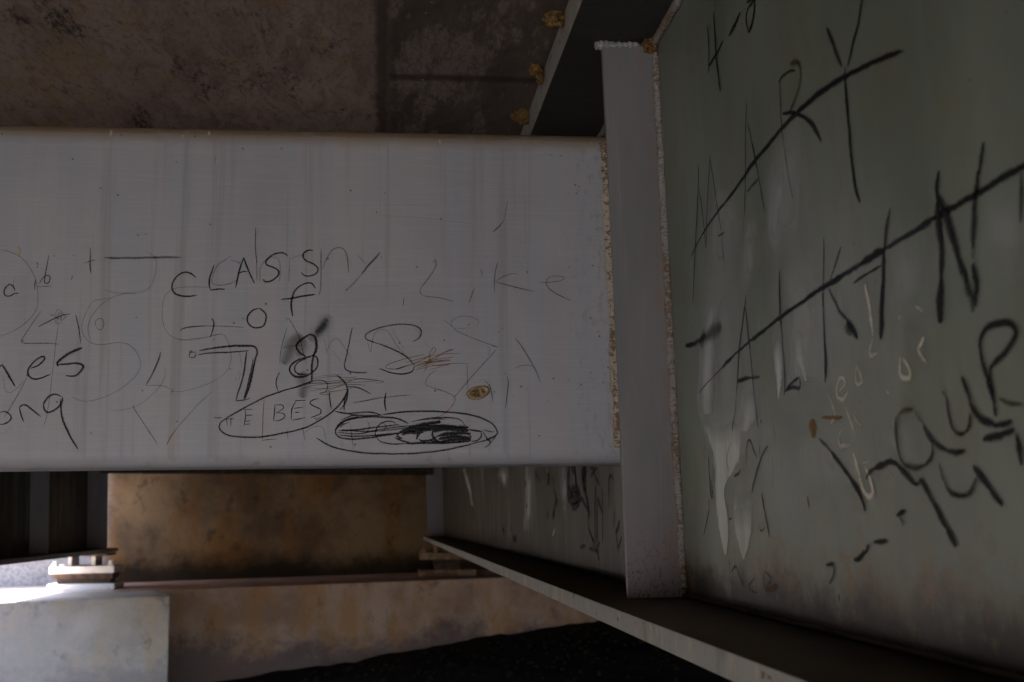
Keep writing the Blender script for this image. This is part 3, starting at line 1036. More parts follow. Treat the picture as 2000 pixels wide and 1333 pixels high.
write('''
c 5/5/5.5/5.5/5/5/5/5 1 D: 245,228 400,200 550,185 700,180 790,190 815,240 790,320 770,430 740,560 690,700
c 3.5 .95 D: 772,300 752,420 720,560 680,700
c 3.2 .8 D: 790,330 735,560 700,690
c 3.6 1 D: 235,270 350,250 500,245 640,235 730,225
c 4 1 D: 710,235 695,340 680,450 650,560 620,650 605,720
c 3.6 1 D: 600,718 680,710 740,690
c 3.2 1 D: 215,240 155,245 150,290
c 3.2 1 D: 150,292 200,290 216,250
c 5.2 1 D: 1300,290 1220,240 1195,180 1240,120 1330,70 1380,110 1390,200 1365,270 1300,290
c 6 1 D: 1385,110 1390,200 1360,290 1345,380 1345,520
c 5 1 D: 1330,290 1230,310 1140,370 1130,430 1180,480 1270,480 1350,440 1400,380 1400,300 1360,270
c 4 1 D: 1300,300 1200,350 1175,410 1210,455 1300,455
m 32 .42 D: 1230,60 1170,160 1120,260 1070,360
m 30 .34 D: 1250,430 1270,540 1255,690
m 34 .30 D: 1280,120 1250,210 1230,290
m 20 .55 C: 1690,960 1640,1050 1590,1110
m 34 .30 C: 1720,930 1640,1060 1520,1180
m 22 .25 D: 1380,90 1440,20 1480,-40
c 3.2 .95 D: 1035,435 1005,490 995,560 1020,630
''', name='graffiti', label='black double lined number 78 with a smudge', **B_)
write('''
c 4 1 D: 1350,530 1200,580 1000,640 850,700 680,790 520,880 450,940 450,1000 520,1050 650,1070 850,1070 1050,1035 1250,990 1400,920 1550,820 1640,720 1690,620 1670,540 1590,465
c 2.5 .9 D: 1250,560 1330,530 1430,515 1490,540 1500,590 1470,635
c 3.4 1 D: 1515,635 1520,700 1535,795
c 4.2 1 D: 1690,620 1665,700 1660,810
c 3.8 1 D: 1700,600 1680,720 1620,810
c 3 .95 D: 1680,580 1780,585 1860,615 1920,650
c 3 .85 D: 985,750 980,830 970,915
c 3 .85 D: 990,760 1050,755 1070,790 1000,830
c 3 .85 D: 1000,832 1070,840 1080,880 1030,910 975,915
c 2.6 .9 D: 1180,715 1285,712
c 2.8 .85 D: 1190,720 1150,800 1145,900
c 2.6 .9 D: 1170,790 1260,780
c 2.6 .9 D: 1180,832 1225,825
c 2.8 .95 D: 1150,908 1280,882
c 3 .9 D: 1415,695 1360,705 1325,740 1370,770 1430,800 1430,840 1390,860 1335,880
c 2.5 .9 D: 1370,880 1395,900 1440,868
c 2.8 .95 D: 390,882 430,884 472,880
c 2.4 .85 D: 510,890 520,960
c 2.4 .85 D: 555,875 555,970
c 2.4 .85 D: 515,897 590,890
c 3.2 .95 D: 690,800 700,860 685,965
c 2.6 .95 D: 685,800 765,800
c 2.6 .95 D: 700,860 770,855
c 2.6 .95 D: 700,918 745,910
c 2.6 .95 D: 690,950 745,942
c 2.4 .85 E: 245,905 350,925 430,945
''', name='graffiti', label='black words THE BEST inside a slanted oval', **B_)
write('''
c 4.2 1 E: 80,1138 200,1205 350,1245 550,1270 800,1275 1000,1265 1200,1240 1400,1195 1550,1155 1640,1110 1645,1070 1600,1010 1500,960 1380,930 1200,910 1000,905 850,910 650,935
c 3.8 1 E: 240,908 350,925 500,912 580,918 650,940
c 4 .9 E: 290,985 400,940 520,945 640,935
c 4.6 1 E: 880,1010 780,970 650,955 450,960 300,1000 245,1070 265,1120 350,1145 500,1140 700,1110 900,1080
c 4.6 1 E: 255,1060 330,985 450,950
c 4 1 E: 270,1075 400,1070 600,1045 800,1020
c 3.6 1 E: 260,1090 450,1100 650,1060 880,1030
c 3.8 1 E: 280,1110 400,1122 600,1112 800,1095
c 3.2 .8 E: 300,1065 500,1080 700,1070 900,1040
c 3.4 .9 E: 290,1050 310,1020 370,1000
c 3.6 1 E: 590,1130 600,1060 640,1010 720,990 770,1010
c 3.6 1 E: 600,1130 640,1170 750,1190 860,1185
c 9 1.3 E: 800,1090 900,1050 1000,1020 1150,1000
c 8 1.3 E: 820,1112 1050,1040 1300,1035
c 9 1.3 E: 860,1080 1100,1055 1400,1045
c 6 1.3 E: 760,1130 820,1160 900,1180
c 6 1.3 E: 860,1185 1000,1180 1150,1178 1350,1172 1420,1160
c 8 1.3 E: 880,1035 1100,1050 1400,1070
c 5 1.3 E: 1400,1065 1460,1075 1515,1080
c 9 1.3 E: 1090,1085 1200,1060 1400,1065
c 9 1.3 E: 1130,1125 1250,1095 1420,1100
c 9 1.3 E: 1140,1150 1280,1125 1410,1130
c 9 1.3 E: 1150,1172 1300,1152 1420,1146
c 6 1.3 E: 1100,1050 1085,1110 1120,1160 1180,1185
c 6 1.3 E: 1000,1075 960,1115 950,1150
c 5 1.3 E: 970,1150 1000,1165 1080,1150 1130,1120
c 6 1.3 E: 800,1090 780,1120 830,1140
c 7 1.3 E: 840,1060 960,1070 1080,1070
c 7 1.3 E: 850,1085 950,1095 1010,1085
c 6 1.3 E: 1060,1160 1120,1170 1200,1165
c 4.5 1 E: 1505,1085 1512,1120 1475,1160 1420,1165
c 4 1 E: 1380,1095 1420,1125 1410,1160
c 3 1 E: 900,1000 1050,965 1200,960 1320,975 1370,1030
c 3 .9 E: 960,985 1100,970 1200,975
c 7 .9 E: 1100,1010 1150,990 1150,1010
c 3.6 1 E: 1520,1080 1560,1140 1590,1180 1540,1222
c 3 1 E: 1530,1065 1575,1080 1625,1085
c 3.4 1 E: 1590,1178 1640,1120
c 4 1 E: 682,745 672,820 685,905
c 3 .5 E: 400,832 500,815 600,795 750,775 900,765
c 2.2 .8 E: 650,1000 690,1040 640,1090
c 2 .8 E: 520,985 540,1040 510,1100
c 2.4 .5 E: 320,870 325,905
''', name='graffiti', label='black scribbled out word inside a long oval', **B_)
write('''
c 3.2 .95 A: 150,640 130,600 90,580 50,620 40,670 70,695 110,690 140,670 185,665
c 1.6 .6 A: 145,520 130,590 150,660
c 3 .95 A: 362,366 374,392
c 3 .9 A: 350,530 342,580 340,635
c 2.8 .9 A: 478,295 460,400 443,480 435,550 450,570 480,560 490,510 465,490 420,515 385,575
c 2.2 .8 A: 370,603 430,602 510,595
c 2.4 .7 A: 712,288 730,304
c 2.6 .7 A: 712,490 698,540
c 2.8 .9 A: 880,220 882,300 880,400 888,470
c 2.2 .8 A: 820,374 855,362 880,352 938,340
c 3 .8 A: 740,875 765,980 780,1080 792,1160
c 3 .95 A: 375,997 480,940 580,890 685,868
c 2.8 .5 A: 940,990 930,950 960,915 1000,920 1015,960 1000,1010 965,1022 938,990
c 1.7 .85 A: 405,840 330,940 240,1080 208,1130 240,1155 380,1155 500,1155 575,1167
c 5.4 .95 B: 0,290 20,265 60,320 110,410 150,478
c 4.6 1 B: 300,300 380,270 435,210 430,185 380,200 310,260 272,320 285,375 330,405 400,395 490,357
c 3.4 .4 B: 265,390 180,550 80,720 40,782
c 7 .95 B: 805,98 720,135 620,190 560,245 572,280
c 7/6/6/5.5 .92 B: 578,262 680,255 760,250 815,275 790,330 735,372 645,375
c 3.8 .95 B: 0,735 40,720 80,735 110,775 90,815 40,845 0,850
c 4 .9 B: 190,680 205,740 230,825
c 4.6 .8 B: 190,680 240,655 300,690 400,770
c 4.8 .95 B: 600,575 540,550 480,575 430,640 430,690 460,730 520,715 580,670 610,620 605,575
c 5.4 1 B: 590,600 600,740 640,870 700,990 765,1090
c 1.4 .5 B: 0,370 30,380 40,430 45,490 65,530 110,535 180,480 270,380
c 1 .45 B: 20,920 36,962
c 1 .45 B: 50,895 62,930 76,890
c 1 .45 B: 90,900 120,885 95,865 86,895 130,910
''', name='graffiti', label='black handwriting at the left end of the beam', **B_)
write('''
c 5.5 .55 A: 1020,318 1090,322 1150,325 1240,322 1300,326 1400,318 1500,318 1650,315 1770,318
c 4.5 .22 A: 1420,235 1460,280 1520,320 1528,400 1510,500 1470,600 1380,655 1200,665 1100,655 1020,628
c 2.6 .75 C: 998,70 995,180 995,300 1010,420
c 4 .32 C: 1005,400 1010,600
c 3.2 .45 C: 755,355 690,395 620,450 580,540 570,620 640,640 740,625 830,580
c 3 .35 C: 750,390 800,405 850,410
c 3.2 .30 C: 1040,600 1040,480 1070,420 1130,370 1200,370 1235,420 1235,520 1230,600
c 3.2 .30 C: 1330,360 1325,480 1320,610
c 3.2 .30 C: 1340,380 1420,350 1470,345
c 3.4 .42 C: 1635,280 1635,400 1635,550 1630,680 1612,740
c 3.6 .45 C: 1650,480 1690,380 1740,300 1800,270 1860,290 1890,360 1905,520
c 3.4 .5 F: -5,480 25,510 60,545
c 6/5.5/5/4.5/4 .62 F: 168,452 130,500 80,555 20,630
c 4.4 .38 F: 20,630 -40,700 -104,760
c 3.6 .92 C: 562,960 590,1000 580,1070 555,1145
c 2.2 .5 C: 255,1085 280,1065 350,1045 500,1035 700,1040 880,1050
c 2 .5 C: 600,1150 570,1195
c 2.2 .5 A: 1755,1035 1770,1020 1840,1000 2000,988
c 3.2 .72 B: 1570,140 1540,240 1480,370 1425,470
c 1.8 .5 B: 1430,470 1530,465 1620,480 1700,520
c 1.8 .6 B: 1695,490 1670,560
c 3.6 .85 D: 1740,0 1715,130 1685,270 1665,380 1700,425 1780,440 1885,442
c 3.6 .85 E: 915,305 975,265 990,210 950,170 820,150 650,175 540,215 505,250 520,285 620,320
c 4.4 .75 E: 620,320 760,375 870,440 930,510
c 3.8 .9 E: 930,510 910,560 820,582 720,570 625,535
c 2.8 .62 F: 585,540 600,510 605,560 560,640 490,730 485,770 520,795 640,810 745,840
c 2.6 .62 F: 908,728 885,790 862,850
c 2.6 .55 F: 955,580 965,620 968,652
c 2.6 .62 F: 1090,528 1070,600 1062,690 1065,768
c 2.6 .6 F: 1250,625 1190,622 1110,655 1070,685
c 2.8 .62 F: 1070,685 1150,705 1260,735 1380,760
c 2.4 .6 F: 1412,690 1500,688 1590,672 1610,650 1560,638 1490,650 1465,690 1490,740 1560,785 1665,832
c 2.6 .55 E: 1385,490 1390,600 1393,720
c 2.4 .5 E: 1130,540 1060,590 1030,650 1040,685 1150,720 1270,770 1280,820 1240,880 1170,940 1090,970
c 2.4 .5 E: 1555,348 1582,358 1575,425
c 2.8 .68 E: 1540,640 1580,680 1600,750 1612,828
c 2.8 .68 E: 1730,598 1745,660 1735,750 1720,882
c 2.4 .6 E: 1710,575 1722,577
c 2.8 .6 G: 1245,372 1320,460 1430,640 1500,770 1545,888
c 2.6 .5 G: 1238,730 1320,695 1400,690 1465,702
''', name='graffiti', label='faint grey handwriting with the word LIKE', **B_)
write('''
s 1.2 .75 A: 0,243 60,250 130,275 190,305 250,360 300,430 340,510 365,600 372,700 365,800 330,870 270,940 180,1010 90,1055 0,1090
s 1.1 .75 A: 1330,675 1260,665 1180,680 1090,712 1000,770 920,860 870,950 862,1040 895,1140
s 1.1 .75 A: 1090,710 1000,725 910,745 860,820 815,920 800,1000 815,1070 860,1135 930,1165 1010,1168 1100,1152 1180,1148 1250,1165 1320,1220 1360,1290 1372,1360 1350,1440 1270,1530 1150,1620 1020,1680 900,1715 820,1722 770,1708 700,1675
s 1.0 .7 A: 2080,605 2000,607 1850,605 1730,615 1650,650 1605,710 1585,820 1588,930 1620,1030 1680,1090 1760,1118 1850,1125 2000,1105
s 1.0 .7 D: 300,100 460,65 510,110 550,220 555,330 510,430 400,520 250,580 100,620 20,630 -40,622
s 1.0 .7 C: 230,1175 400,1160 550,1140 660,1110
s 1.2 .7 A: 575,960 555,1080 540,1200 530,1320 512,1460 490,1650 465,1820 445,1920 420,1985
s 1.0 .8 A: 540,870 560,830 600,840 600,900 560,915 535,890 470,860
s 1.0 .8 A: 480,885 540,880 610,860 640,900 600,930 560,910 590,840
s 1.0 .8 A: 545,940 590,900 600,950 560,965 535,930 580,890 610,920
s 1.2 .8 A: 650,890 640,915
s 1.0 .7 B: 1590,270 1615,320 1605,400 1550,490 1450,590 1350,660 1250,695 1150,710 1045,703
s 1.4 .9 B: 1300,655 1310,690 1400,830 1480,950 1545,1050
s 1.2 .75 B: 2070,530 2000,590 1900,690 1730,880
r 2.4 1 B: 1730,880 1680,950 1650,1000 1632,1047
r 2 1 B: 1445,905 1470,940
s 1.6 .8 D: 880,690 870,850 865,1000 860,1100
r 2.2 1 D: 858,1105 920,1095 1005,1088
s 1.4 .7 D: 1105,995 1110,1095
s 1.4 .7 D: 1255,975 1280,1112
s 1.4 .6 D: 1265,1040 1340,980 1430,965 1460,1000 1490,1130
s 1.2 .8 D: 1105,0 1060,150 1035,280 1035,360
s 1.3 .85 D: 1095,-60 1115,-90 1180,10 1230,120 1270,280 1300,370
r 1.5 .8 D: 1060,205 1150,180 1250,175
s 1.2 .65 D: 1465,110 1480,180 1490,250
s 1.2 .65 D: 1490,240 1510,190 1550,120 1600,110 1660,190 1740,315
s 1.0 .5 D: 1550,230 1620,325
s 1.2 .8 D: 1230,560 1400,540 1600,520 1800,500 1980,515
s 1.2 .8 D: 1225,605 1400,560 1700,540 1900,530 2010,520
s 1.2 .8 D: 1330,590 1500,600 1700,560 1880,565
r 1.2 .8 D: 1420,640 1600,620 1750,590
s 1.2 .8 D: 1380,500 1550,480 1700,490 1790,480
s 1.2 .8 D: 1250,545 1500,545 1750,515
r 1.2 .8 D: 1330,590 1340,620 1450,600 1560,570 1700,550
s 1.2 .8 D: 1540,640 1500,655 1420,650 1560,600
s 1.2 .7 D: 1270,560 1420,480 1650,460
r 1.2 .9 D: 1560,595 1640,560 1800,505 2050,530 1970,545
s 1.4 .5 D: 640,240 665,400 
s .9 .5 D: 610,470 640,430 640,500 600,520 610,460
s 1.4 .7 E: 375,1020 390,1150 405,1242
s 1.2 .5 E: 300,1150 290,1190 310,1200 312,1160
r 1.4 .95 E: 680,530 700,500 850,450 1020,410
r 1.4 .95 E: 680,530 760,540 900,500 1100,460 1280,432
r 1.6 1 E: 770,545 950,480 1100,400 1110,360 1090,358 1060,410 1060,490 1090,440
r 1.6 1 E: 930,515 1050,470 1180,400 1265,370 1220,380 1150,420 1090,470
r 1.5 1 E: 930,515 1100,480 1240,465 1180,470 1040,490
r 1.4 .9 E: 940,545 1100,510 1280,490 1390,492
r 1.3 .9 E: 1000,520 1060,480 1240,455
r 1.3 .9 E: 1020,460 1040,430 1075,440 1040,490 1020,560 1050,500
r 1.2 .8 E: 860,480 980,450 1060,430 1180,410 1330,402
r 1.2 .8 E: 960,530 1060,500 1150,510 1240,495 1160,520 1060,545
r 3.4 .7 E: 1020,490 1080,470
r 2.6 .8 E: 775,543 850,515
s 1.1 .7 E: 520,290 550,390 565,290 600,215 660,195 710,225 780,340 850,410
s .9 .6 E: 735,200 800,300 850,380
s .9 .6 E: 740,190 772,215
s 1.0 .6 E: 925,180 950,205 980,230
s .9 .5 E: 990,110 990,160
s .9 .5 E: 1010,290 1060,355
s 1.3 .8 E: 1180,110 1260,170 1300,210 1400,255 1540,310 1650,345
r 1.8 .9 E: 1600,335 1650,350
s 1.2 .75 E: 1258,175 1250,130 1300,90 1380,80 1460,100 1490,130 1465,165
s 1.0 .5 E: 1270,182 1350,188 1420,180
s 1.5 .85 E: 1640,370 1560,460 1440,590 1330,720 1268,790
r 3 .7 E: 1440,590 1446,586
r 4.2 .9 E: 1402,150 1403,160
r 4.2 .9 E: 1660,212 1663,222
r 2.2 .8 E: 1693,185 1690,200
s 1.4 .8 F: 1165,50 1150,140 1140,200
s 2/2/2.4/3.4 .95 F: 1140,200 1100,250 1055,294
r 1.8 .8 F: 360,805 352,830 353,872
w .9 .35 F: 150,165 500,185 700,208 900,235
w .8 .25 F: 0,715 150,718 330,712
w .8 .25 F: 180,90 400,85 620,95
''', name='scratch', **B_)

# ---- the web of the near girder: runs of pale paint and a painted-in soft glow first, then lettering
runs('''
I 0.50 both: 850,1090,-60 830,1085,120 815,1070,330 815,1000,600 830,960,800 850,930,930
I 0.38 both: 380,560,320 350,590,520 320,590,800 320,580,1000 325,560,1333
I 0.45 both: 610,790,600 600,780,800 620,770,1000 650,745,1170
I 0.27 both: 450,700,380 470,680,600 480,640,900 490,600,1200
J 0.25 both: 430,760,550 430,770,800 440,740,1000 460,700,1160
J 0.27 both: 1080,1420,330 1080,1420,480 1080,1400,640 1090,1330,800
J 0.20 both: 760,1020,500 770,1020,760 770,1000,1000
K 0.36 both: 930,1160,60 920,1150,300 915,1120,600 925,1100,840
N 0.36 both: -30,330,-60 -20,350,150 20,370,350 60,380,620
L 0.20 both: 560,760,100 560,820,500 520,860,900 500,860,1250
L 0.20 both: 700,1060,1000 700,1050,1333 720,1000,1500
P .42 both: 1345,1480,380 1338,1505,540 1338,1525,700 1350,1535,850 1385,1500,980
P .42 both: 1470,1650,440 1485,1670,560 1500,1650,690 1520,1600,800
P .40 both: 1495,1600,200 1500,1595,320 1490,1585,430 1500,1560,510
P .22 both: 1690,1880,420 1700,1890,540 1720,1860,650
P .24 both: 1870,2030,360 1880,2030,470 1890,2020,580
P .25 both: 1570,1730,760 1560,1740,880 1580,1720,1000
P .34 both: 1500,1800,300 1470,1860,450 1450,1880,600 1460,1800,720 1500,1700,820
P .30 both: 1420,1760,700 1400,1780,850 1420,1740,1000 1450,1700,1060
''', on_web, web_pt, gr, True)
runs('''
K 0.86 top: 215,395,40 200,395,300 170,385,600 150,365,900 165,345,1060 178,330,1120
K 0.78 top: 480,720,850 485,725,1000 490,715,1150 500,640,1260
K 0.96 top: 780,900,380 775,900,620 800,893,820 820,870,930 838,850,1000
K 0.66 top: 930,1110,100 920,1105,420 925,1100,640 1000,1095,770 1050,1085,850
''', on_web, web_pt, gr, True)
runs('''
M 1.00 top: 180,600,-140 185,600,0 210,600,130 290,590,290 340,550,480 348,450,640 350,428,750 355,462,900 385,470,1090 408,458,1180 432,444,1262
M 0.86 top: 520,680,690 500,682,880 512,672,1050 545,650,1170 572,620,1260 590,602,1300
M .28 both: 1040,1235,-60 1055,1245,250 1100,1255,480 1140,1275,680 1175,1290,800
''', on_web, web_pt, gr, False)
runs('''
X 0.72 both: 590,760,40 600,750,120 640,720,200 665,690,270
X 0.65 both: 860,980,20 865,975,250 860,970,500 830,960,700
X 0.58 both: 255,300,60 290,345,200 320,375,330 340,385,480
X 0.43 both: 1200,1330,40 1210,1320,300 1230,1310,500
''', on_web, web_pt, gr, True)

write('''
c .010 1.20 H: 330,190 340,300 345,420 342,575
c .012 1.20 H: 345,515 400,430 455,322
c .014 1.20 H: 380,98 390,250 400,430 415,570 435,715
c .010/.014 1.20 H: 590,98 560,170 500,282
c .010 1.20 H: 705,-10 680,30 650,70 635,150 655,258
c .013 1.20 H: 655,258 680,190 700,80 705,-10
c .012 0.90 H: 640,20 670,0 715,-15
c .007 0.66 H: 900,640 905,800 915,1000 940,1200 960,1320
c .007 0.60 H: 955,1300 980,1450 1005,1560
c .009 0.72 H: 890,650 920,600 980,555 1020,560
c .018 0.48 H: 980,490 1040,495 1065,550 1060,650 1020,770 980,860
c .010/.016 0.90 H: 920,890 1000,885 1080,910 1150,970 1190,1040 1225,1110
c .016 0.72 H: 1268,215 1310,330 1345,430 1385,530
c .012 0.90 H: 1548,-20 1510,200 1470,350 1430,520
c .018 0.54 H: 1420,540 1400,580
c .016/.016/.016/.012 1.10 H: 1410,620 1430,850 1450,1100 1470,1320 1500,1500 1530,1580
c .008 0.84 H: 640,820 632,1000 630,1320 628,1500 622,1700
c .006 0.72 I: 640,600 636,830
c .010 0.72 H: 650,960 700,1200 720,1320
c .009 0.72 I: 710,0 760,250 800,480 820,560
c .012 0.60 I: 670,390 710,350 762,292
c .006 0.48 H: 640,790 640,840
c .005/.007/.010/.011/.012/.011 1.20 I: 210,928 290,770 400,600 540,420 740,140 860,0
c .011/.012/.014/.015/.014/.011/.007 1.20 H: 640,1330 760,1190 930,990 1080,840 1250,700 1430,590 1650,480 1800,420 1850,408
c .010 0.36 H: 1845,408 1875,395
c .008 1.08 I: 275,180 268,450 250,800 240,1000 225,1303
c .007 1.02 I: 280,370 310,600 335,862
c .007 1.02 I: 335,850 345,500 370,90
c .008 0.84 I: 370,130 410,400 460,720
c .010 0.84 I: 462,770 485,995
c .010 0.84 I: 430,755 460,740 485,725
''', name='graffiti', label='tall black capitals crossed by a rising line', **W_)
write('''
c .011/.012/.012/.014/.012 1.20 J: 1420,210 1333,255 1180,340 1040,430 830,545 740,598
b .016/.012/.012 0.94 J: 750,592 650,660 540,725 440,785
c .014/.018/.012 1.18 J: 450,780 370,830 300,870 270,888
b .013 0.90 J: 285,880 150,965 0,1060 -60,1098
b .012 0.96 K: 1370,0 1210,90 1150,120
c .011 1.02 K: 1160,115 1030,215 850,340 740,425
c .014 1.14 K: 750,418 690,470 620,520
c .009 0.96 K: 625,515 500,625 430,690
c .014/.014/.006 1.20 K: 460,672 410,712 370,757
c .006 0.90 K: 372,755 280,850 190,950
c .010 0.74 I: 1295,765 1297,850 1295,1050 1290,1330
b .010 0.72 I: 1440,840 1400,960 1350,1110
b .012 0.78 K: 1255,95 1300,200 1345,290 1400,350
b .016/.021/.018 1.08 K: 1395,350 1440,410 1490,500
m .05 0.60 K: 1420,380 1415,480
c .009/.010/.016/.018/.016 0.94 L: 120,50 130,300 140,480 148,640 138,780
c .012/.018 0.74 J: 470,520 445,650 432,800
c .020 0.86 J: 432,780 425,1000 405,1250
c .024 1.14 L: 612,-20 605,150 598,320 592,430
c .020 1.08 J: 790,280 775,400 780,500
c .024 1.03 J: 778,480 785,620 805,800 800,1000
c .026 1.20 J: 803,980 798,1100 788,1270
c .026 0.86 J: 790,440 850,620 920,860 970,1010
c .028 0.66 J: 960,980 1000,1100 1005,1200
c .020 0.90 J: 1078,95 1065,200 1045,300
c .024 0.74 J: 1048,280 1030,420 1020,600 1008,780
b .020 0.42 J: 1012,740 1005,860
c .026 1.20 J: 1012,880 1030,980 1035,1080
c .022 0.84 J: 1032,1060 1030,1165
c .014 0.72 J: 1326,290 1324,430 1320,620
c .012 1.02 K: 580,145 555,350 528,550 512,780 500,960
c .009 0.60 K: 500,960 490,1100 465,1260
c .011 1.02 K: 575,250 600,500 612,620
b .010 0.84 K: 612,600 630,800 655,1050 680,1235
c .014 0.90 K: 510,855 560,838 612,826
c .010 0.54 K: 610,826 690,820
c .011 1.02 I: 933,1025 936,1200 940,1340
c .012 1.06 K: 850,0 858,300 868,430
c .010 0.90 K: 868,420 880,600 895,800 895,910 888,970
c .018/.018 1.20 K: 85,568 110,562 150,550
c .018 0.8 K: 145,555 200,520 250,485
m .045 0.6 K: 200,525 290,465 380,405
c .010 0.72 K: 895,940 950,870 1010,822
c .011 0.90 K: 1012,822 1020,860 1015,915 960,905 905,925
b .010 0.60 K: 690,1200 712,1170
c .007 0.72 J: 230,1010 320,950 410,900
''', name='graffiti', label='tall smeared black capitals on a thick rising line', **W_)
write('''
w .016 0.96 L: 468,-20 500,160 520,300 530,400
w .014 0.70 L: 530,430 505,500 510,560 565,548
w .016 0.96 L: 950,415 928,450 898,500
w .015 0.85 L: 898,500 925,560 965,630
w .015 0.96 L: 755,570 748,700 775,750 820,742 835,715 820,660 775,590
w .014 0.70 L: 400,640 385,740 405,802 438,780 430,720 405,650
w .015 0.78 L: 258,850 300,800 290,750 260,745 235,830 245,900 285,920 330,860
w .014 0.54 L: 168,870 195,960 220,1050 185,1112
w .014 0.70 L: 305,975 345,1090 382,1210
w .014 0.54 L: 430,1010 375,1030 398,1100 440,1130 420,1060
w .014 0.70 L: 285,1160 250,1220 262,1300 345,1285
w .018 0.70 L: 645,850 655,880
w .016 0.46 L: 515,900 522,920
w .020 0.62 L: 740,240 755,260
w .016 0.62 L: 880,160 905,175 935,215
w .018 0.96 N: 345,250 380,370 420,520 470,592 500,545 470,440 440,360
w .014 0.62 N: 415,330 465,325
w .016 0.62 N: 615,390 635,430 645,475
''', name='graffiti', label='small pale chalk letters in three slanted rows', **W_)
write('''
c .014 1.20 L: 1490,650 1600,540 1690,420 1692,345 1620,297 1500,312 1430,380 1405,480 1415,600
c .016 1.08 L: 1410,540 1440,660 1470,780
c .018 1.14 L: 1460,760 1500,870 1525,960
c .014 1.20 L: 1520,940 1535,1060
c .012 0.90 L: 1495,640 1488,740 1520,880
c .012 1.14 L: 1130,890 1150,1050 1185,1165
c .010 0.78 L: 1185,1160 1220,1200 1260,1205 1300,1170
c .012 1.08 L: 1295,1180 1320,1110 1325,1030
c .016 1.20 L: 1255,735 1300,850 1325,940
c .015 1.20 L: 1320,930 1350,1000 1420,1080 1520,1130
c .013 1.02 L: 1510,1128 1600,1125 1670,1098
c .010 0.48 L: 1095,850 1125,890
c .010 0.54 L: 1560,910 1650,955 1750,965
c .012 0.54 L: 860,1000 790,1010 725,1075 712,1180 735,1333
c .012 0.66 N: 676,-20 690,200 730,330 820,370 900,350
c .011 0.84 N: 895,352 950,290 962,210 940,110
c .010 0.36 L: 870,1010 905,1070 940,1120
b .016 1.08 N: 885,40 935,130 960,170
b .013 0.84 N: 950,150 1010,210 1080,245
c .013 0.78 N: 1070,240 1140,252 1210,240
c .016 1.20 N: 1345,148 1450,128 1520,105
c .014 0.96 N: 1510,108 1590,85
c .022 1.20 N: 1605,110 1625,220 1645,350
c .012 0.60 N: 1010,330 1035,440 1060,500
c .012 0.78 N: 1055,490 1100,560 1180,585 1250,550 1300,450
c .018 1.20 N: 1270,350 1330,430 1400,530
c .017 1.02 N: 1390,515 1450,600 1495,660
b .010 0.72 N: 85,145 140,200 190,255
c .015 1.14 N: 180,240 250,340 330,450
c .018 1.20 N: 320,435 390,550 425,640
c .014 1.08 N: 420,620 438,705
c .014 0.78 N: 450,455 470,410 530,360
c .015 1.08 N: 520,365 620,330 690,345
c .016 1.08 N: 680,338 760,430 830,500
c .012 0.72 N: 820,495 850,490 870,450
c .018 1.08 N: 865,445 900,520 970,650
c .020 1.20 N: 960,635 1020,740 1070,830
c .022 1.20 N: 1065,820 1100,890 1140,975
c .011 1.08 N: 680,732 720,715 752,695
c .010 0.60 N: 705,740 735,820
c .012 1.14 N: 508,938 560,935 605,922
c .014 0.90 N: 470,960 440,1015
c .013 1.14 N: 440,1010 400,1050 355,1078
c .012 0.72 N: 140,1112 190,1108 205,1150 190,1210 165,1258
c .007 0.48 N: 380,140 385,150
''', name='graffiti', label='large loose black script slanting across the web', **W_)
write('''
c .010 1.08 M: 293,410 298,560 310,700 322,780
c .010 1.20 M: 300,560 308,700 318,770
c .008 1.08 M: 312,600 325,700 335,780
c .008 1.08 M: 296,780 296,840
c .008 1.02 M: 300,860 275,980 250,1092
c .007 0.90 M: 330,470 345,640
c .009 0.72 M: 618,490 625,330 640,268 662,280 685,350 712,420
c .009 0.42 M: 738,310 735,420
c .009 0.84 M: 810,318 780,360 740,450 690,620 670,722
c .010 0.42 M: 490,285 460,370 452,460 475,545
c .010 0.84 M: 515,583 550,560 572,518
c .010 0.90 M: 755,720 775,850 790,920
c .012 0.96 M: 785,900 805,1010 825,1115
c .006 0.60 M: 738,1000 742,1045 762,1050 782,1020
c .012 0.48 M: 505,100 500,180
c .007 0.96 M: 470,950 495,948
r .008 .8 K: 1200,1152 1260,1150 1370,1148
c .008 0.66 S: 565,695 570,780
c .008 0.60 S: 575,760 598,735 620,790 640,835
c .008 0.60 S: 690,790 662,830 680,855 705,862
c .010 0.60 S: 740,755 735,800 745,850
c .008 0.54 S: 742,760 770,795 750,830
r .014 .7 S: 745,850 800,830
r .040/.055/.045 .95 M: 1195,85 1200,150 1205,245
r .020 .9 M: 1210,180 1215,250
r .020 .7 S: 1100,885 1108,890
c .014 0.54 S: 950,390 958,450
c .007 0.36 M: 860,150 875,290 
c .006 0.36 M: 850,400 850,700
c .006 0.36 M: 925,420 935,520
c .008 0.36 M: 1150,740 1170,860
''', name='graffiti', label='thin black scribbles low on the web', **W_)
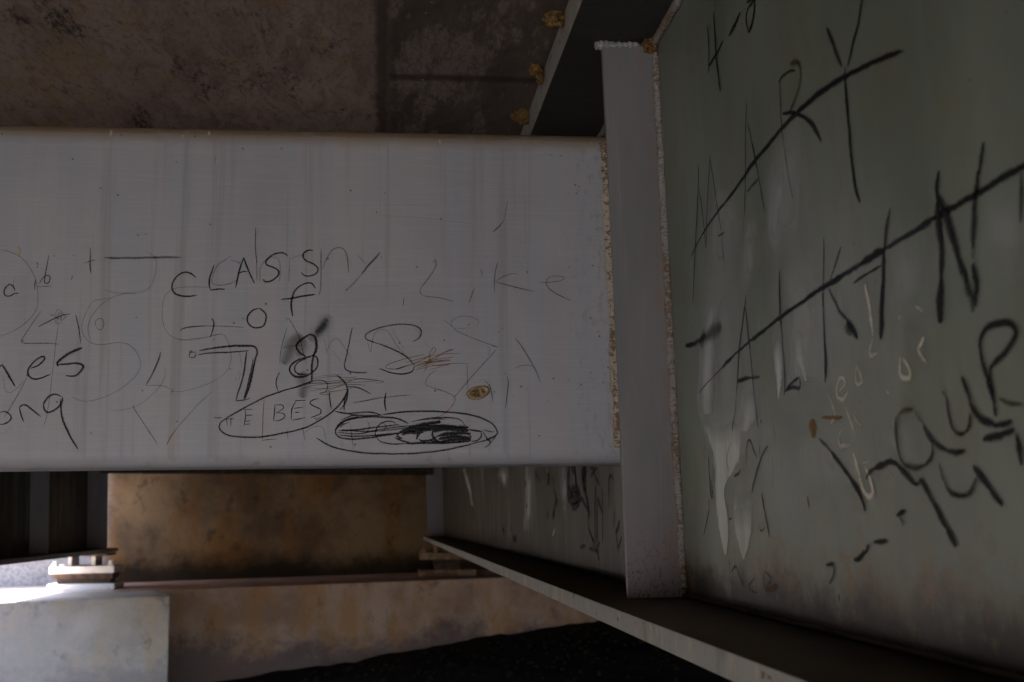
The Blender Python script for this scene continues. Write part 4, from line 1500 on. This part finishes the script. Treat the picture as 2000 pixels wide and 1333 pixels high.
write('''
c .05/.06/.05 1.20 X: 1310,60 1300,200 1310,420
c .05 1.20 X: 1310,260 1330,330 1320,420
c .045 1.20 X: 1330,60 1370,110 1380,200 1380,280
c .06 1.20 X: 1440,60 1470,90 1440,160 1455,230 1470,280
c .05 1.20 X: 1480,120 1460,220 1480,290
c .06 1.20 X: 1340,300 1390,290 1410,340 1360,370 1330,330
c .05 1.20 X: 1320,390 1380,380 1430,360
c .04 1.08 X: 1370,350 1400,400 1390,435 1350,455 1340,400
c .03 1.08 X: 1430,360 1470,430 1508,510 1495,560
c .03 1.08 X: 1460,290 1490,400 1508,510
c .022 0.96 X: 1495,560 1510,680 1560,800
c .02 0.96 X: 1520,60 1530,170
c .02 0.96 X: 1525,70 1560,90 1530,150
c .02 0.96 X: 1585,70 1560,120 1610,240
c .02 0.96 X: 1575,250 1565,500 1565,870
c .018 0.96 X: 1592,370 1590,600 1580,790
c .018 0.96 X: 1640,280 1642,500 1640,810
c .018 0.96 X: 1592,360 1615,440 1645,520
c .018 0.90 X: 1705,480 1700,300 1705,180 1725,145 1748,190
c .018 0.90 X: 1755,500 1750,650
c .025 1.14 X: 1810,590 1790,660 1770,710
c .018 1.08 X: 1770,680 1785,800 1800,910
c .018 0.96 X: 1830,745 1810,810 1790,860
c .018 0.84 X: 1615,795 1590,860 1595,930 1610,975
c .02 0.96 X: 1420,850 1450,838 1475,832
c .018 0.60 X: 1540,740 1560,860
c .02 0.60 X: 1510,860 1600,890
c .05 0.72 X: 1100,120 1115,160 1100,240
c .05 0.60 X: 1160,150 1170,300 1200,420
c .06 0.60 X: 1190,380 1170,480 1150,560
c .05 0.72 X: 1110,500 1100,560
c .08 0.60 X: 735,650 740,690
c .06 0.72 X: 660,670 680,690
c .06 0.84 X: 760,750 790,770 800,740
c .05 0.72 X: 890,200 880,250
c .04 0.84 X: 892,440 905,445
c .03 0.48 X: 980,110 1030,200
w .04 0.93 X: 1098,60 1103,130
w .03 0.93 X: 1175,670 1150,735
''', name='graffiti', label='small black scribbles on the web beyond the cross beam', **W_)
